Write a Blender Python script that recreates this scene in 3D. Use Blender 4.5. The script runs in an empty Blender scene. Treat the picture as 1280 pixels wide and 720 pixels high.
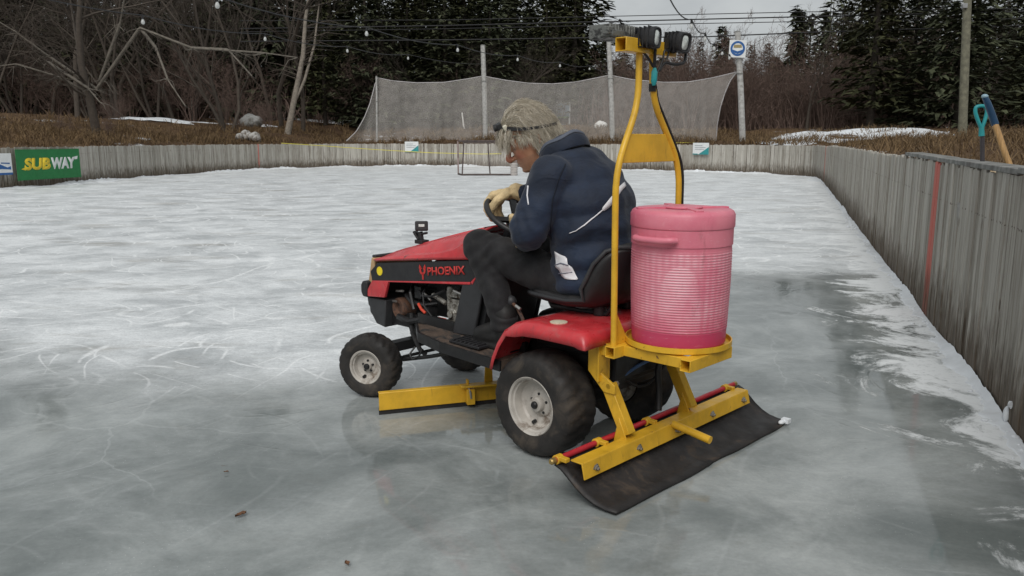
import bpy, bmesh, math, random
from mathutils import Vector, Matrix, noise, Quaternion
from mathutils.bvhtree import BVHTree
R = math.radians
V = Vector
PI = math.pi
scene = bpy.context.scene
COL = scene.collection

# ------------------------------------------------------------------ helpers
def tag(o, label=None, cat=None, group=None, kind=None):
    if label: o['label'] = label
    if cat: o['category'] = cat
    if group: o['group'] = group
    if kind: o['kind'] = kind
    return o

def empty(name, loc=(0, 0, 0), rz=0.0, label=None, cat=None, group=None):
    o = bpy.data.objects.new(name, None)
    o.empty_display_size = 0.1
    COL.objects.link(o)
    o.location = loc
    o.rotation_euler = (0, 0, rz)
    return tag(o, label, cat, group)

def copy_tree(o, parent=None):
    c = o.copy()
    COL.objects.link(c)
    if parent: c.parent = parent
    for ch in list(o.children):
        copy_tree(ch, c)
    return c

class MB:
    def __init__(s):
        s.v = []; s.f = []; s.m = []; s.mi = 0
    def add(s, vs, fs):
        b = len(s.v)
        s.v.extend([tuple(p) for p in vs])
        for f in fs:
            s.f.append(tuple(b + i for i in f)); s.m.append(s.mi)
        return b
    def box(s, c, size, rot=None):
        hx, hy, hz = size[0] / 2, size[1] / 2, size[2] / 2
        vs = [Vector((x, y, z)) for x in (-hx, hx) for y in (-hy, hy) for z in (-hz, hz)]
        if rot is not None: vs = [rot @ p for p in vs]
        c = Vector(c)
        s.add([p + c for p in vs], [(0, 1, 3, 2), (4, 6, 7, 5), (0, 4, 5, 1), (2, 3, 7, 6), (0, 2, 6, 4), (1, 5, 7, 3)])
        return s
    def bar(s, p0, p1, w, h, up=(0, 0, 1)):
        """box beam from p0 to p1, w sideways, h along up"""
        p0 = Vector(p0); p1 = Vector(p1); d = p1 - p0; L = d.length; d.normalize()
        sd = d.cross(Vector(up))
        if sd.length < 1e-5: sd = d.cross(Vector((1, 0, 0)))
        sd.normalize(); u = sd.cross(d).normalized()
        m = Matrix((d, sd, u)).transposed()
        s.box((p0 + p1) / 2, (L, w, h), m); return s
    def tube(s, pts, r, n=8, cap=True):
        pts = [Vector(p) for p in pts]
        k = len(pts)
        rs = r if isinstance(r, (list, tuple)) else [r] * k
        t0 = (pts[1] - pts[0]).normalized()
        a = Vector((0, 0, 1)) if abs(t0.z) < .9 else Vector((1, 0, 0))
        u = t0.cross(a).normalized()
        rings = []
        for i, p in enumerate(pts):
            t = ((pts[min(i + 1, k - 1)] - pts[max(i - 1, 0)])).normalized()
            u = (u - t * u.dot(t))
            if u.length < 1e-6: u = t.orthogonal()
            u.normalize(); w = t.cross(u)
            rings.append([p + (u * math.cos(2 * PI * j / n) + w * math.sin(2 * PI * j / n)) * rs[i] for j in range(n)])
        vs = [q for rg in rings for q in rg]
        fs = []
        for i in range(k - 1):
            for j in range(n):
                fs.append((i * n + j, i * n + (j + 1) % n, (i + 1) * n + (j + 1) % n, (i + 1) * n + j))
        if cap:
            fs.append(tuple(range(n))[::-1]); fs.append(tuple((k - 1) * n + j for j in range(n)))
        s.add(vs, fs); return s
    def lathe(s, prof, o=(0, 0, 0), ax=(0, 0, 1), n=48, fn=None, closed=False, cap=True):
        """prof: (radius, height) along axis ax"""
        o = Vector(o); ax = Vector(ax).normalized()
        u = ax.orthogonal().normalized() if abs(ax.z) < .99 else Vector((1, 0, 0))
        w = ax.cross(u)
        vs = []; k = len(prof)
        for j in range(n):
            a = 2 * PI * j / n
            dr = u * math.cos(a) + w * math.sin(a)
            for i, (r, h) in enumerate(prof):
                rr = r + (fn(a, i, r, h) if fn else 0)
                vs.append(o + dr * rr + ax * h)
        fs = []
        kk = k if closed else k - 1
        for j in range(n):
            j2 = (j + 1) % n
            for i in range(kk):
                i2 = (i + 1) % k
                fs.append((j * k + i, j2 * k + i, j2 * k + i2, j * k + i2))
        if not closed and cap:
            if prof[0][0] > 1e-4: fs.append(tuple(j * k for j in range(n))[::-1])
            if prof[-1][0] > 1e-4: fs.append(tuple(j * k + k - 1 for j in range(n)))
        s.add(vs, fs); return s
    def prism(s, poly, o, ux, uy, th):
        """polygon (2-D) in plane o,ux,uy extruded by th along ux x uy"""
        o = Vector(o); ux = Vector(ux); uy = Vector(uy); nz = ux.cross(uy).normalized() * th
        n = len(poly)
        a = [o + ux * p[0] + uy * p[1] for p in poly]
        vs = a + [p + nz for p in a]
        fs = [tuple(range(n))[::-1], tuple(range(n, 2 * n))]
        for i in range(n):
            j = (i + 1) % n
            fs.append((i, j, n + j, n + i))
        s.add(vs, fs); return s
    def grid(s, rows, closed_u=False):
        nr = len(rows); nc = len(rows[0])
        fs = []
        for i in range(nr - 1):
            for j in range(nc if closed_u else nc - 1):
                j2 = (j + 1) % nc
                fs.append((i * nc + j, i * nc + j2, (i + 1) * nc + j2, (i + 1) * nc + j))
        s.add([p for r_ in rows for p in r_], fs); return s
    def sphere(s, c, r, nu=20, nv=12, rot=None):
        c = Vector(c); r = Vector(r) if isinstance(r, (tuple, list, Vector)) else Vector((r, r, r))
        rows = []
        vs = []
        for i in range(1, nv):
            t = PI * i / nv
            for j in range(nu):
                a = 2 * PI * j / nu
                p = Vector((math.sin(t) * math.cos(a) * r.x, math.sin(t) * math.sin(a) * r.y, math.cos(t) * r.z))
                vs.append(c + (rot @ p if rot is not None else p))
        top = Vector((0, 0, r.z)); bot = Vector((0, 0, -r.z))
        if rot is not None: top = rot @ top; bot = rot @ bot
        vs += [c + top, c + bot]
        T = len(vs) - 2; B = T + 1
        fs = []
        for i in range(nv - 2):
            for j in range(nu):
                j2 = (j + 1) % nu
                fs.append((i * nu + j, (i + 1) * nu + j, (i + 1) * nu + j2, i * nu + j2))
        for j in range(nu):
            fs.append((T, j, (j + 1) % nu))
            fs.append((B, (nv - 2) * nu + (j + 1) % nu, (nv - 2) * nu + j))
        s.add(vs, fs); return s
    def cone(s, p0, r0, p1, r1, n=18):
        """round-ended tapered capsule"""
        p0 = Vector(p0); p1 = Vector(p1); L = (p1 - p0).length
        ax = (p1 - p0) / L
        prof = []
        for i in range(0, 7):
            a = -PI / 2 + i * PI / 2 / 6
            prof.append((max(1e-5, r0 * math.cos(a)), r0 * math.sin(a)))
        for i in range(0, 7):
            a = i * PI / 2 / 6
            prof.append((max(1e-5, r1 * math.cos(a)), L + r1 * math.sin(a)))
        s.lathe(prof, p0, ax, n); return s
    def mesh(s, name):
        me = bpy.data.meshes.new(name)
        me.from_pydata(s.v, [], s.f)
        return me
    def build(s, name, mats, parent=None, smooth=35, bevel=0, solid=0, segs=2, recalc=True):
        me = s.mesh(name)
        mats = mats if isinstance(mats, (list, tuple)) else [mats]
        for m in mats: me.materials.append(m)
        if len(mats) > 1: me.polygons.foreach_set('material_index', s.m)
        if recalc:
            bm = bmesh.new(); bm.from_mesh(me)
            bmesh.ops.recalc_face_normals(bm, faces=bm.faces)
            bm.to_mesh(me); bm.free()
        if smooth:
            me.shade_smooth()
            if smooth < 180: me.set_sharp_from_angle(angle=R(smooth))
        me.update()
        o = bpy.data.objects.new(name, me)
        COL.objects.link(o)
        if parent: o.parent = parent
        if solid:
            md = o.modifiers.new('solid', 'SOLIDIFY'); md.thickness = solid; md.offset = 0
        if bevel:
            md = o.modifiers.new('bevel', 'BEVEL'); md.width = bevel; md.segments = segs
            md.limit_method = 'ANGLE'; md.angle_limit = R(40); md.harden_normals = False
        return o

def remesh(o, vox, it=4, fac=.5):
    md = o.modifiers.new('r', 'REMESH'); md.mode = 'VOXEL'; md.voxel_size = vox; md.use_smooth_shade = True
    md = o.modifiers.new('s', 'SMOOTH'); md.iterations = it; md.factor = fac
    dg = bpy.context.evaluated_depsgraph_get(); dg.update()
    me = bpy.data.meshes.new_from_object(o.evaluated_get(dg), depsgraph=dg)
    o.modifiers.clear()
    old = o.data
    mats = list(old.materials)
    me.name = o.name
    o.data = me
    bpy.data.meshes.remove(old)
    me.materials.clear()
    for m in mats: me.materials.append(m)
    me.shade_smooth()
    return o

def displace(o, fn):
    me = o.data
    me.update()
    nrm = [v.normal.copy() for v in me.vertices]
    for v, n in zip(me.vertices, nrm):
        v.co = v.co + n * fn(v.co, n)
    me.update()

def text_mesh(body, size, o, ux, uy, mat, name, parent, width=None, extrude=.001, offset=0.0, shear=0.0):
    cu = bpy.data.curves.new('t', 'FONT'); cu.body = body; cu.size = 1.0; cu.extrude = 0; cu.offset = offset; cu.shear = shear
    cu.resolution_u = 4
    ob = bpy.data.objects.new('t', cu); COL.objects.link(ob)
    dg = bpy.context.evaluated_depsgraph_get(); dg.update()
    me = bpy.data.meshes.new_from_object(ob.evaluated_get(dg))
    bpy.data.objects.remove(ob); bpy.data.curves.remove(cu)
    xs = [v.co.x for v in me.vertices]; ys = [v.co.y for v in me.vertices]
    x0, x1, y0, y1 = min(xs), max(xs), min(ys), max(ys)
    ux = Vector(ux).normalized(); uy = Vector(uy).normalized(); nz = ux.cross(uy).normalized()
    sy = size / (y1 - y0); sx = (width / (x1 - x0)) if width else sy
    for v in me.vertices:
        v.co = Vector(o) + ux * ((v.co.x - x0) * sx) + uy * ((v.co.y - y0) * sy)
    bm = bmesh.new(); bm.from_mesh(me)
    r_ = bmesh.ops.extrude_face_region(bm, geom=bm.faces[:])
    bmesh.ops.translate(bm, vec=nz * extrude, verts=[g for g in r_['geom'] if isinstance(g, bmesh.types.BMVert)])
    bmesh.ops.recalc_face_normals(bm, faces=bm.faces)
    bm.to_mesh(me); bm.free()
    me.materials.clear(); me.materials.append(mat); me.name = name
    ob = bpy.data.objects.new(name, me); COL.objects.link(ob)
    if parent: ob.parent = parent
    return ob

# ------------------------------------------------------------------ camera frame
FPX = 1020.0; EYE = 1.32; PITCH = math.atan(186 / FPX)
CF = Vector((0, math.cos(PITCH), -math.sin(PITCH))); CU = Vector((0, math.sin(PITCH), math.cos(PITCH)))
EYEP = Vector((0, 0, EYE))
def ray(x, y): return CF + Vector((1, 0, 0)) * ((x - 640) / FPX) - CU * ((y - 360) / FPX)
def gp(x, y, z=0.0):
    d = ray(x, y); return EYEP + d * ((z - EYE) / d.z)
def at(x, y, Y):
    d = ray(x, y); return EYEP + d * (Y / d.y)
TH = R(136.1); TO = Vector((.354, 3.530, 0))
FW = Vector((math.cos(TH), math.sin(TH), 0)); LF = Vector((-math.sin(TH), math.cos(TH), 0))
def loc(P):
    d = Vector(P) - TO; return Vector((d.dot(FW), d.dot(LF), d.z))
def pl(x, y, ax, val):
    """photo point on a plane of the tractor's own frame"""
    d = ray(x, y); n = (FW, LF, Vector((0, 0, 1)))[ax]
    c0 = (EYEP - TO).dot(n)
    return loc(EYEP + d * ((val - c0) / d.dot(n)))

cam = bpy.data.cameras.new('camera'); co = bpy.data.objects.new('camera', cam); COL.objects.link(co)
co.location = EYEP; co.rotation_euler = (PI / 2 - PITCH, 0, 0)
cam.sensor_width = 36; cam.lens = 36 * FPX / 1280; cam.clip_end = 2000; cam.clip_start = .05
scene.camera = co

# ------------------------------------------------------------------ materials
def newmat(name):
    m = bpy.data.materials.new(name); m.use_nodes = True
    nt = m.node_tree; nt.nodes.clear()
    out = nt.nodes.new('ShaderNodeOutputMaterial'); b = nt.nodes.new('ShaderNodeBsdfPrincipled')
    nt.links.new(b.outputs[0], out.inputs[0])
    return m, nt, b
class NT:
    """small node wiring helper"""
    def __init__(s, nt): s.nt = nt
    def n(s, t, **kw):
        nd = s.nt.nodes.new('ShaderNode' + t)
        for k, v in kw.items(): setattr(nd, k, v)
        return nd
    def put(s, sock, v):
        if hasattr(v, 'is_output') or hasattr(v, 'links'): s.nt.links.new(v, sock)
        elif v is not None:
            if sock.type == 'RGBA' and len(v) == 3: v = (*v, 1)
            sock.default_value = v
    def coord(s, kind='Object'): return s.n('TexCoord').outputs[kind]
    def mapping(s, vec, sc=(1, 1, 1), rot=(0, 0, 0), loc=(0, 0, 0)):
        m = s.n('Mapping'); s.put(m.inputs[0], vec); m.inputs['Scale'].default_value = sc; m.inputs['Rotation'].default_value = rot; m.inputs['Location'].default_value = loc
        return m.outputs[0]
    def noise(s, vec, scale, det=4, rough=.55, dist=0.0):
        k = s.n('TexNoise'); s.put(k.inputs['Vector'], vec); k.inputs['Scale'].default_value = scale; k.inputs['Detail'].default_value = det
        k.inputs['Roughness'].default_value = rough; k.inputs['Distortion'].default_value = dist
        return k.outputs[0]
    def vor(s, vec, scale, feat='F1', out=0):
        k = s.n('TexVoronoi', feature=feat); s.put(k.inputs['Vector'], vec); k.inputs['Scale'].default_value = scale
        return k.outputs[out]
    def math(s, op, a, b=None, c=None, clamp=False):
        k = s.n('Math', operation=op); k.use_clamp = clamp
        s.put(k.inputs[0], a)
        if b is not None: s.put(k.inputs[1], b)
        if c is not None: s.put(k.inputs[2], c)
        return k.outputs[0]
    def ramp(s, f, lo, hi, a=0.0, b=1.0, smooth=True):
        k = s.n('MapRange'); k.interpolation_type = 'SMOOTHSTEP' if smooth else 'LINEAR'
        s.put(k.inputs['Value'], f); k.inputs['From Min'].default_value = lo; k.inputs['From Max'].default_value = hi
        k.inputs['To Min'].default_value = a; k.inputs['To Max'].default_value = b
        return k.outputs[0]
    def mix(s, f, a, b, mode='MIX'):
        k = s.n('Mix', data_type='RGBA', blend_type=mode); s.put(k.inputs[0], f); s.put(k.inputs[6], a); s.put(k.inputs[7], b)
        return k.outputs[2]
    def bump(s, h, strength=.3, dist=.01, normal=None):
        k = s.n('Bump'); s.put(k.inputs['Height'], h); k.inputs['Strength'].default_value = strength; k.inputs['Distance'].default_value = dist
        if normal: s.put(k.inputs['Normal'], normal)
        return k.outputs[0]
    def sep(s, vec):
        k = s.n('SeparateXYZ'); s.put(k.inputs[0], vec); return k.outputs
    def island(s): return s.n('NewGeometry').outputs['Random Per Island']
    def attr(s, name): return s.n('Attribute', attribute_name=name).outputs

def M(name, col, rough=.5, metal=0.0, dirt=None, dthr=(.5, .75), dscale=6, var=.12, vscale=9, bump=0.0, bscale=60, spec=.5, isl=0.0, rvar=.12, stretch=(1, 1, 1), sheen=0.0, coat=0.0, chips=None):
    m, nt, b = newmat(name); k = NT(nt)
    c = k.mapping(k.coord(), stretch)
    v = k.noise(c, vscale, 5, .6)
    base = k.mix(k.ramp(v, .3, .7), tuple(x * (1 - var) for x in col), tuple(min(1, x * (1 + var)) for x in col))
    if isl:
        base = k.mix(isl, base, k.mix(k.island(), tuple(x * .45 for x in col), tuple(min(1, x * 1.6) for x in col)))
    rg = k.ramp(k.noise(c, vscale * 1.7, 4), .3, .7, rough - rvar, rough + rvar)
    if dirt:
        d = k.ramp(k.noise(c, dscale, 7, .7, .6), *dthr)
        base = k.mix(d, base, dirt)
        rg = k.mix(d, rg, (.8, .8, .8))
    if chips:
        ch = k.ramp(k.noise(c, 34, 5, .62, .8), .655, .675)
        ch = k.math('MULTIPLY', ch, k.ramp(k.noise(c, 6, 3), .48, .56))
        base = k.mix(ch, base, chips)
        dr = k.ramp(k.noise(k.mapping(c, (9, 9, 1.3)), 5, 5, .65), .58, .74)
        base = k.mix(k.math('MULTIPLY', dr, .35), base, tuple(q * .9 for q in chips))
    k.put(b.inputs['Base Color'], base); k.put(b.inputs['Roughness'], rg)
    b.inputs['Metallic'].default_value = metal; b.inputs['Specular IOR Level'].default_value = spec
    if sheen: b.inputs['Sheen Weight'].default_value = sheen
    if coat: b.inputs['Coat Weight'].default_value = coat; b.inputs['Coat Roughness'].default_value = .2
    if bump: k.put(b.inputs['Normal'], k.bump(k.noise(c, bscale, 4, .6), bump, .004))
    return m

red_paint = M('red_paint', (.56, .036, .045), .34, dirt=(.42, .14, .13), dthr=(.48, .85), dscale=9, var=.15, bump=.06, bscale=40, coat=.25, chips=(.17, .05, .045))
yellow_paint = M('yellow_paint', (.69, .40, .028), .42, dirt=(.25, .11, .02), dthr=(.6, .82), dscale=14, var=.14, bump=.12, bscale=70, chips=(.16, .07, .025))
black_paint = M('black_paint', (.012, .012, .013), .5, dirt=(.05, .045, .04), dthr=(.5, .85), dscale=12, bump=.08)
black_plastic = M('black_plastic', (.018, .018, .02), .55, dirt=(.06, .058, .055), dthr=(.55, .9), dscale=10, bump=.15, bscale=120)
dark_plate = M('dark_plate', (.032, .033, .036), .55, dirt=(.09, .085, .08), dthr=(.55, .85), dscale=8, bump=.06)
seat_vinyl = M('seat_vinyl', (.016, .015, .016), .42, dirt=(.04, .038, .036), dthr=(.5, .85), bump=.1, bscale=90)
steel = M('steel', (.42, .41, .39), .4, .8, dirt=(.2, .13, .08), dthr=(.55, .8), dscale=20, bump=.08)
rust = M('rust', (.13, .065, .04), .8, dirt=(.04, .03, .028), dthr=(.45, .65), dscale=22, var=.35, bump=.3)
floor_dirt = M('floor_dirt', (.085, .06, .045), .82, dirt=(.02, .02, .02), dthr=(.48, .62), dscale=16, var=.35, bump=.35, bscale=80)
rim_paint = M('rim_paint', (.46, .43, .39), .5, dirt=(.16, .12, .09), dthr=(.5, .72), dscale=13, var=.15, bump=.08)
tan_plastic = M('tan_plastic', (.5, .33, .17), .45, dirt=(.2, .14, .08), dthr=(.55, .85))
alloy = M('alloy', (.34, .33, .30), .5, .5, dirt=(.07, .055, .04), dthr=(.42, .62), dscale=30, var=.3, bump=.25)
red_rod = M('red_rod', (.46, .022, .035), .45, dirt=(.2, .04, .04), dthr=(.6, .85), dscale=20)
blue_hose = M('blue_hose', (.05, .12, .28), .5)
brass = M('brass', (.45, .32, .12), .45, .7)
cable_rubber = M('cable_rubber', (.014, .014, .015), .5)
teal_plastic = M('teal_plastic', (.02, .28, .30), .45)
lens_white = M('lens_white', (.62, .66, .63), .12, var=.25, vscale=60)
yellow_sticker = M('yellow_sticker', (.85, .66, .02), .4)
red_letter = M('red_letter', (.55, .035, .03), .45)
badge_cream = M('badge_cream', (.62, .55, .42), .5, dirt=(.3, .2, .12), dthr=(.5, .8), dscale=40)
wood_handle = M('wood_handle', (.42, .25, .10), .6, var=.25, vscale=14, stretch=(6, 6, .6))
blue_paint = M('blue_paint', (.012, .05, .11), .45)
white_paint = M('white_paint', (.72, .72, .70), .6, dirt=(.45, .43, .38), dthr=(.55, .8), dscale=5)
rubber_tyre = M('rubber_tyre', (.020, .018, .017), .72, dirt=(.085, .068, .052), dthr=(.46, .78), dscale=8, var=.3, bump=.25, bscale=70)
rubber_mat = M('rubber_mat', (.020, .018, .018), .6, dirt=(.085, .062, .045), dthr=(.52, .74), dscale=9, var=.35, bump=.4, bscale=45)
glove_leather = M('glove_leather', (.68, .52, .29), .72, dirt=(.27, .17, .085), dthr=(.54, .8), dscale=28, var=.22, vscale=30, bump=.5, bscale=90)
trouser_cloth = M('trouser_cloth', (.0085, .0080, .0095), .85, dirt=(.018, .017, .017), dthr=(.5, .8), dscale=9, var=.25, bump=.3, bscale=160, sheen=.06)
boot_leather = M('boot_leather', (.008, .0075, .0075), .6, dirt=(.022, .019, .017), dthr=(.5, .75), dscale=20, bump=.2)
reflective = M('reflective', (.80, .79, .82), .4, var=.08, bump=.1)
patch_line = M('patch_line', (.16, .17, .22), .6)
collar_cloth = M('collar_cloth', (.10, .115, .15), .85, var=.15, bump=.3, bscale=200)
strap_black = M('strap_black', (.012, .012, .013), .7)
concrete_rock = M('rock', (.30, .30, .29), .85, dirt=(.12, .115, .1), dthr=(.45, .65), dscale=3, var=.25, vscale=2, bump=.6, bscale=8)
snow_m = M('snow', (.74, .77, .80), .6, dirt=(.48, .48, .46), dthr=(.52, .8), dscale=1.6, var=.05, bump=.5, bscale=22)
def navy():
    m, nt, b = newmat('jacket_cloth'); k = NT(nt); c = k.coord()
    v = k.noise(c, 5, 6, .65)
    base = k.mix(k.ramp(v, .35, .7), (.0040, .0098, .0255), (.0082, .020, .049))
    k.put(b.inputs['Base Color'], base); b.inputs['Roughness'].default_value = .75
    b.inputs['Sheen Weight'].default_value = .12
    n1 = k.bump(k.noise(k.mapping(c, (1, 1, 2.0), (.3, .2, 0)), 9, 5, .55, .9), .40, .018)
    n2 = k.bump(k.noise(c, 260, 2), .2, .002, n1)
    k.put(b.inputs['Normal'], n2)
    return m
jacket_cloth = navy()

def skin():
    m, nt, b = newmat('skin'); k = NT(nt); c = k.coord()
    t = k.attr('tint')
    base = k.mix(k.ramp(k.noise(c, 40, 5), .3, .7), (.47, .225, .125), (.56, .29, .175))
    s = k.n('SeparateColor'); k.put(s.inputs[0], t['Color'])
    base = k.mix(k.math('MULTIPLY', s.outputs[0], 1.0), base, (.47, .10, .075))
    base = k.mix(k.math('MULTIPLY', s.outputs[1], k.ramp(k.noise(c, 300, 3), .3, .7, .4, 1.0)), base, (.25, .15, .11))
    base = k.mix(s.outputs[2], base, (.03, .02, .018))
    k.put(b.inputs['Base Color'], base); b.inputs['Roughness'].default_value = .5
    b.inputs['Subsurface Weight'].default_value = .12; b.inputs['Subsurface Radius'].default_value = (.01, .004, .002)
    k.put(b.inputs['Normal'], k.bump(k.noise(c, 180, 4), .25, .002))
    return m
skin_m = skin()

def hair_mat():
    m, nt, b = newmat('hair'); k = NT(nt)
    i = k.island()
    r = k.n('ValToRGB'); k.put(r.inputs[0], i)
    cr = r.color_ramp
    cr.elements[0].color = (.24, .20, .14, 1); cr.elements[1].color = (.80, .75, .65, 1)
    e = cr.elements.new(.35); e.color = (.52, .455, .345, 1)
    e = cr.elements.new(.7); e.color = (.66, .60, .50, 1)
    k.put(b.inputs['Base Color'], r.outputs[0]); b.inputs['Roughness'].default_value = .5
    return m
hair_m = hair_mat()

def board_mat(name, stripe=None):
    m, nt, b = newmat(name); k = NT(nt); c = k.coord()
    isl = k.island()
    off = k.n('CombineXYZ'); k.put(off.inputs[0], k.math('MULTIPLY', isl, 37.0)); k.put(off.inputs[1], k.math('MULTIPLY', isl, 11.0))
    vv = k.n('VectorMath', operation='ADD'); k.put(vv.inputs[0], c); k.put(vv.inputs[1], off.outputs[0])
    gr = k.noise(k.mapping(vv.outputs[0], (26, 26, 1.1)), 2.2, 7, .65, .4)
    blot = k.noise(k.mapping(vv.outputs[0], (3, 3, 1)), 1.6, 5, .6)
    base = k.mix(k.ramp(gr, .3, .72), (.17, .155, .13), (.54, .52, .475))
    tone = k.mix(isl, (.26, .235, .195), (.60, .575, .52))
    base = k.mix(.5, base, tone)
    base = k.mix(k.ramp(blot, .5, .75, 0, .55), base, (.15, .12, .09))
    if stripe: base = k.mix(k.ramp(gr, .22, .45, .65, 1.0), base, stripe)
    z = k.sep(c)[2]
    ed = k.math('ADD', z, k.math('MULTIPLY', k.math('SUBTRACT', k.noise(k.mapping(vv.outputs[0], (9, 9, 2.2)), 2.4, 5, .6), .5), -.85))
    wet = k.ramp(ed, .06, .48, 1.0, 0.0)
    nl = k.math('MULTIPLY', k.ramp(k.math('ABSOLUTE', k.math('SUBTRACT', z, .895)), .004, .009, 1, 0), k.ramp(k.noise(c, 55, 1), .60, .64))
    base = k.mix(nl, base, (.05, .03, .02))
    kn = k.ramp(k.vor(k.mapping(vv.outputs[0], (7, 7, 2.4)), 1.0), .10, .05)
    base = k.mix(k.math('MULTIPLY', kn, .7), base, (.09, .065, .045))
    base = k.mix(k.math('MULTIPLY', wet, .85), base, k.mix(k.ramp(gr, .3, .7), (.035, .025, .017), (.115, .08, .05)))
    k.put(b.inputs['Base Color'], base); b.inputs['Roughness'].default_value = .88; b.inputs['Specular IOR Level'].default_value = .25
    k.put(b.inputs['Normal'], k.bump(gr, .5, .006))
    return m
board_m = board_mat('fence_boards'); stripe_m = board_mat('red_painted_board', (.55, .17, .14))
rail_m = M('rail_wood', (.20, .20, .19), .88, dirt=(.09, .08, .07), dthr=(.5, .75), dscale=5, var=.35, vscale=12, bump=.4, bscale=30)
post_m = M('post_wood', (.40, .395, .38), .85, dirt=(.2, .19, .17), dthr=(.5, .75), dscale=6, var=.2, bump=.3)
pole_m = M('pole_wood', (.17, .165, .12), .88, dirt=(.09, .085, .07), dthr=(.5, .75), dscale=2, var=.25, bump=.3)

def ice_mat():
    m, nt, b = newmat('ice'); k = NT(nt); c = k.coord()
    x, y, z = k.sep(c)
    # where the fresh flood lies: near the viewer, plus the lane to the right of the tractor
    warp = k.math('MULTIPLY', k.math('SUBTRACT', k.noise(c, .55, 5, .6), .5), 2.6)
    warp2 = k.math('MULTIPLY', k.math('SUBTRACT', k.noise(c, 2.2, 5, .65), .5), 1.0)
    lane = k.math('MULTIPLY', k.math('MINIMUM', k.math('MAXIMUM', k.math('SUBTRACT', x, .55), 0.0), 1.6), 2.4)
    leftd = k.math('MULTIPLY', k.math('MAXIMUM', k.math('SUBTRACT', k.math('MULTIPLY', x, -1.0), 1.4), 0.0), .28)
    lim = k.math('ADD', k.math('ADD', lane, leftd), 4.05)
    sd = k.math('SUBTRACT', k.math('ADD', y, k.math('ADD', k.math('MULTIPLY', warp, .8), k.math('MULTIPLY', warp2, .5))), lim)
    frost = k.ramp(sd, -.5, 1.1)
    # streaks that run across the rink from scraping and skating
    st = k.noise(k.mapping(c, (1, 1.35, 1), (0, 0, R(-14))), 1.25, 10, .70, .35)
    st2 = k.noise(k.mapping(c, (1.2, 1.9, 1), (0, 0, R(12))), 3.2, 9, .74, .3)
    blot = k.noise(c, .32, 5, .6, .4)
    fine = k.noise(c, 24, 6, .7)
    # skate cuts: thin contour lines of slow noise fields
    cuts = None
    for (sc, rz, w, off) in ((.38, .3, .026, 3.1), (.52, 1.4, .030, 7.7), (.45, 2.3, .026, 13.2), (.60, .9, .034, 21.5), (.42, -.5, .028, 31.0), (.70, .1, .038, 43.0), (.5, -1.1, .030, 55.0), (.8, .6, .042, 66.0)):
        n_ = k.noise(k.mapping(c, (1, 1.15, 1), (0, 0, rz), (off, off * .7, off)), sc, .6, .3, .15)
        l_ = k.ramp(k.math('ABSOLUTE', k.math('SUBTRACT', k.math('FRACT', k.math('MULTIPLY', n_, 7.0)), .5)), 0, w, 1, 0)
        ms = k.ramp(k.noise(k.mapping(c, (1, 1, 1), (0, 0, rz), (off * 2, 0, 0)), 1.9, 4), .49, .57)
        l_ = k.math('MULTIPLY', l_, ms)
        cuts = l_ if cuts is None else k.math('MAXIMUM', cuts, l_)
    cuts = k.math('MULTIPLY', cuts, k.ramp(fine, .3, .55, .55, 1))
    wetc = k.mix(k.ramp(k.math('ADD', k.math('MULTIPLY', blot, .6), k.math('MULTIPLY', k.noise(c, 1.4, 6, .65, .6), .4)), .40, .62), (.150, .170, .167), (.40, .425, .42))
    wetc = k.mix(k.ramp(st, .45, .75, 0, .45), wetc, (.47, .50, .505))
    wetc = k.mix(k.ramp(st2, .55, .8, 0, .35), wetc, (.20, .19, .165))
    frc = k.mix(k.ramp(st, .30, .66), (.47, .495, .51), (.77, .795, .81))
    frc = k.mix(k.ramp(st2, .50, .74, 0, .5), frc, (.88, .90, .91))
    frc = k.mix(k.ramp(k.noise(k.mapping(c, (.6, 1.5, 1), (0, 0, .1), (4.3, 2.2, 0)), .9, 7, .68), .53, .70, 0, .62), frc, (.33, .31, .275))
    base = k.mix(frost, wetc, frc)
    cutf = k.math('MULTIPLY', cuts, k.ramp(frost, .1, 1, .05, .85))
    base = k.mix(cutf, base, (.90, .92, .93))
    grain = k.math('ADD', k.math('MULTIPLY', k.noise(c, 60, 6, .7), .5), k.math('MULTIPLY', k.noise(k.mapping(c, (1, 2.2, 1), (0, 0, .4)), 14, 7, .75), .5))
    base = k.mix(1.0, base, k.mix(k.ramp(grain, .36, .64), k.mix(frost, (.92, .92, .92), (.80, .80, .80)), k.mix(frost, (1.07, 1.07, 1.07), (1.16, 1.16, 1.16))), 'MULTIPLY')
    wq = k.n('VectorMath', operation='ADD'); k.put(wq.inputs[0], c)
    wn = k.n('TexNoise'); k.put(wn.inputs['Vector'], c); wn.inputs['Scale'].default_value = 1.3; wn.inputs['Detail'].default_value = 5
    ws = k.n('VectorMath', operation='SCALE'); k.put(ws.inputs[0], wn.outputs['Color']); ws.inputs['Scale'].default_value = .55; k.put(wq.inputs[1], ws.outputs[0])
    crk = k.ramp(k.vor(wq.outputs[0], .42, 'DISTANCE_TO_EDGE'), .0035, .0012)
    crk = k.math('MULTIPLY', crk, k.ramp(k.noise(c, .7, 3), .46, .58))
    base = k.mix(k.math('MULTIPLY', crk, .10), base, (.82, .85, .86))
    bub = k.math('MULTIPLY', k.ramp(k.vor(c, 46), .10, .05), k.ramp(k.noise(c, 1.1, 4), .50, .62))
    base = k.mix(k.math('MULTIPLY', bub, .5), base, (.78, .80, .80))
    # loose snow shavings lying along the right boards
    df = k.math('SUBTRACT', 1.045, k.math('SUBTRACT', k.math('MULTIPLY', x, .948), k.math('MULTIPLY', y, .318)))
    sn_n = k.noise(k.mapping(c, (1.2, 1.0, 1), (0, 0, R(20))), 1.7, 10, .72, .9)
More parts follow.
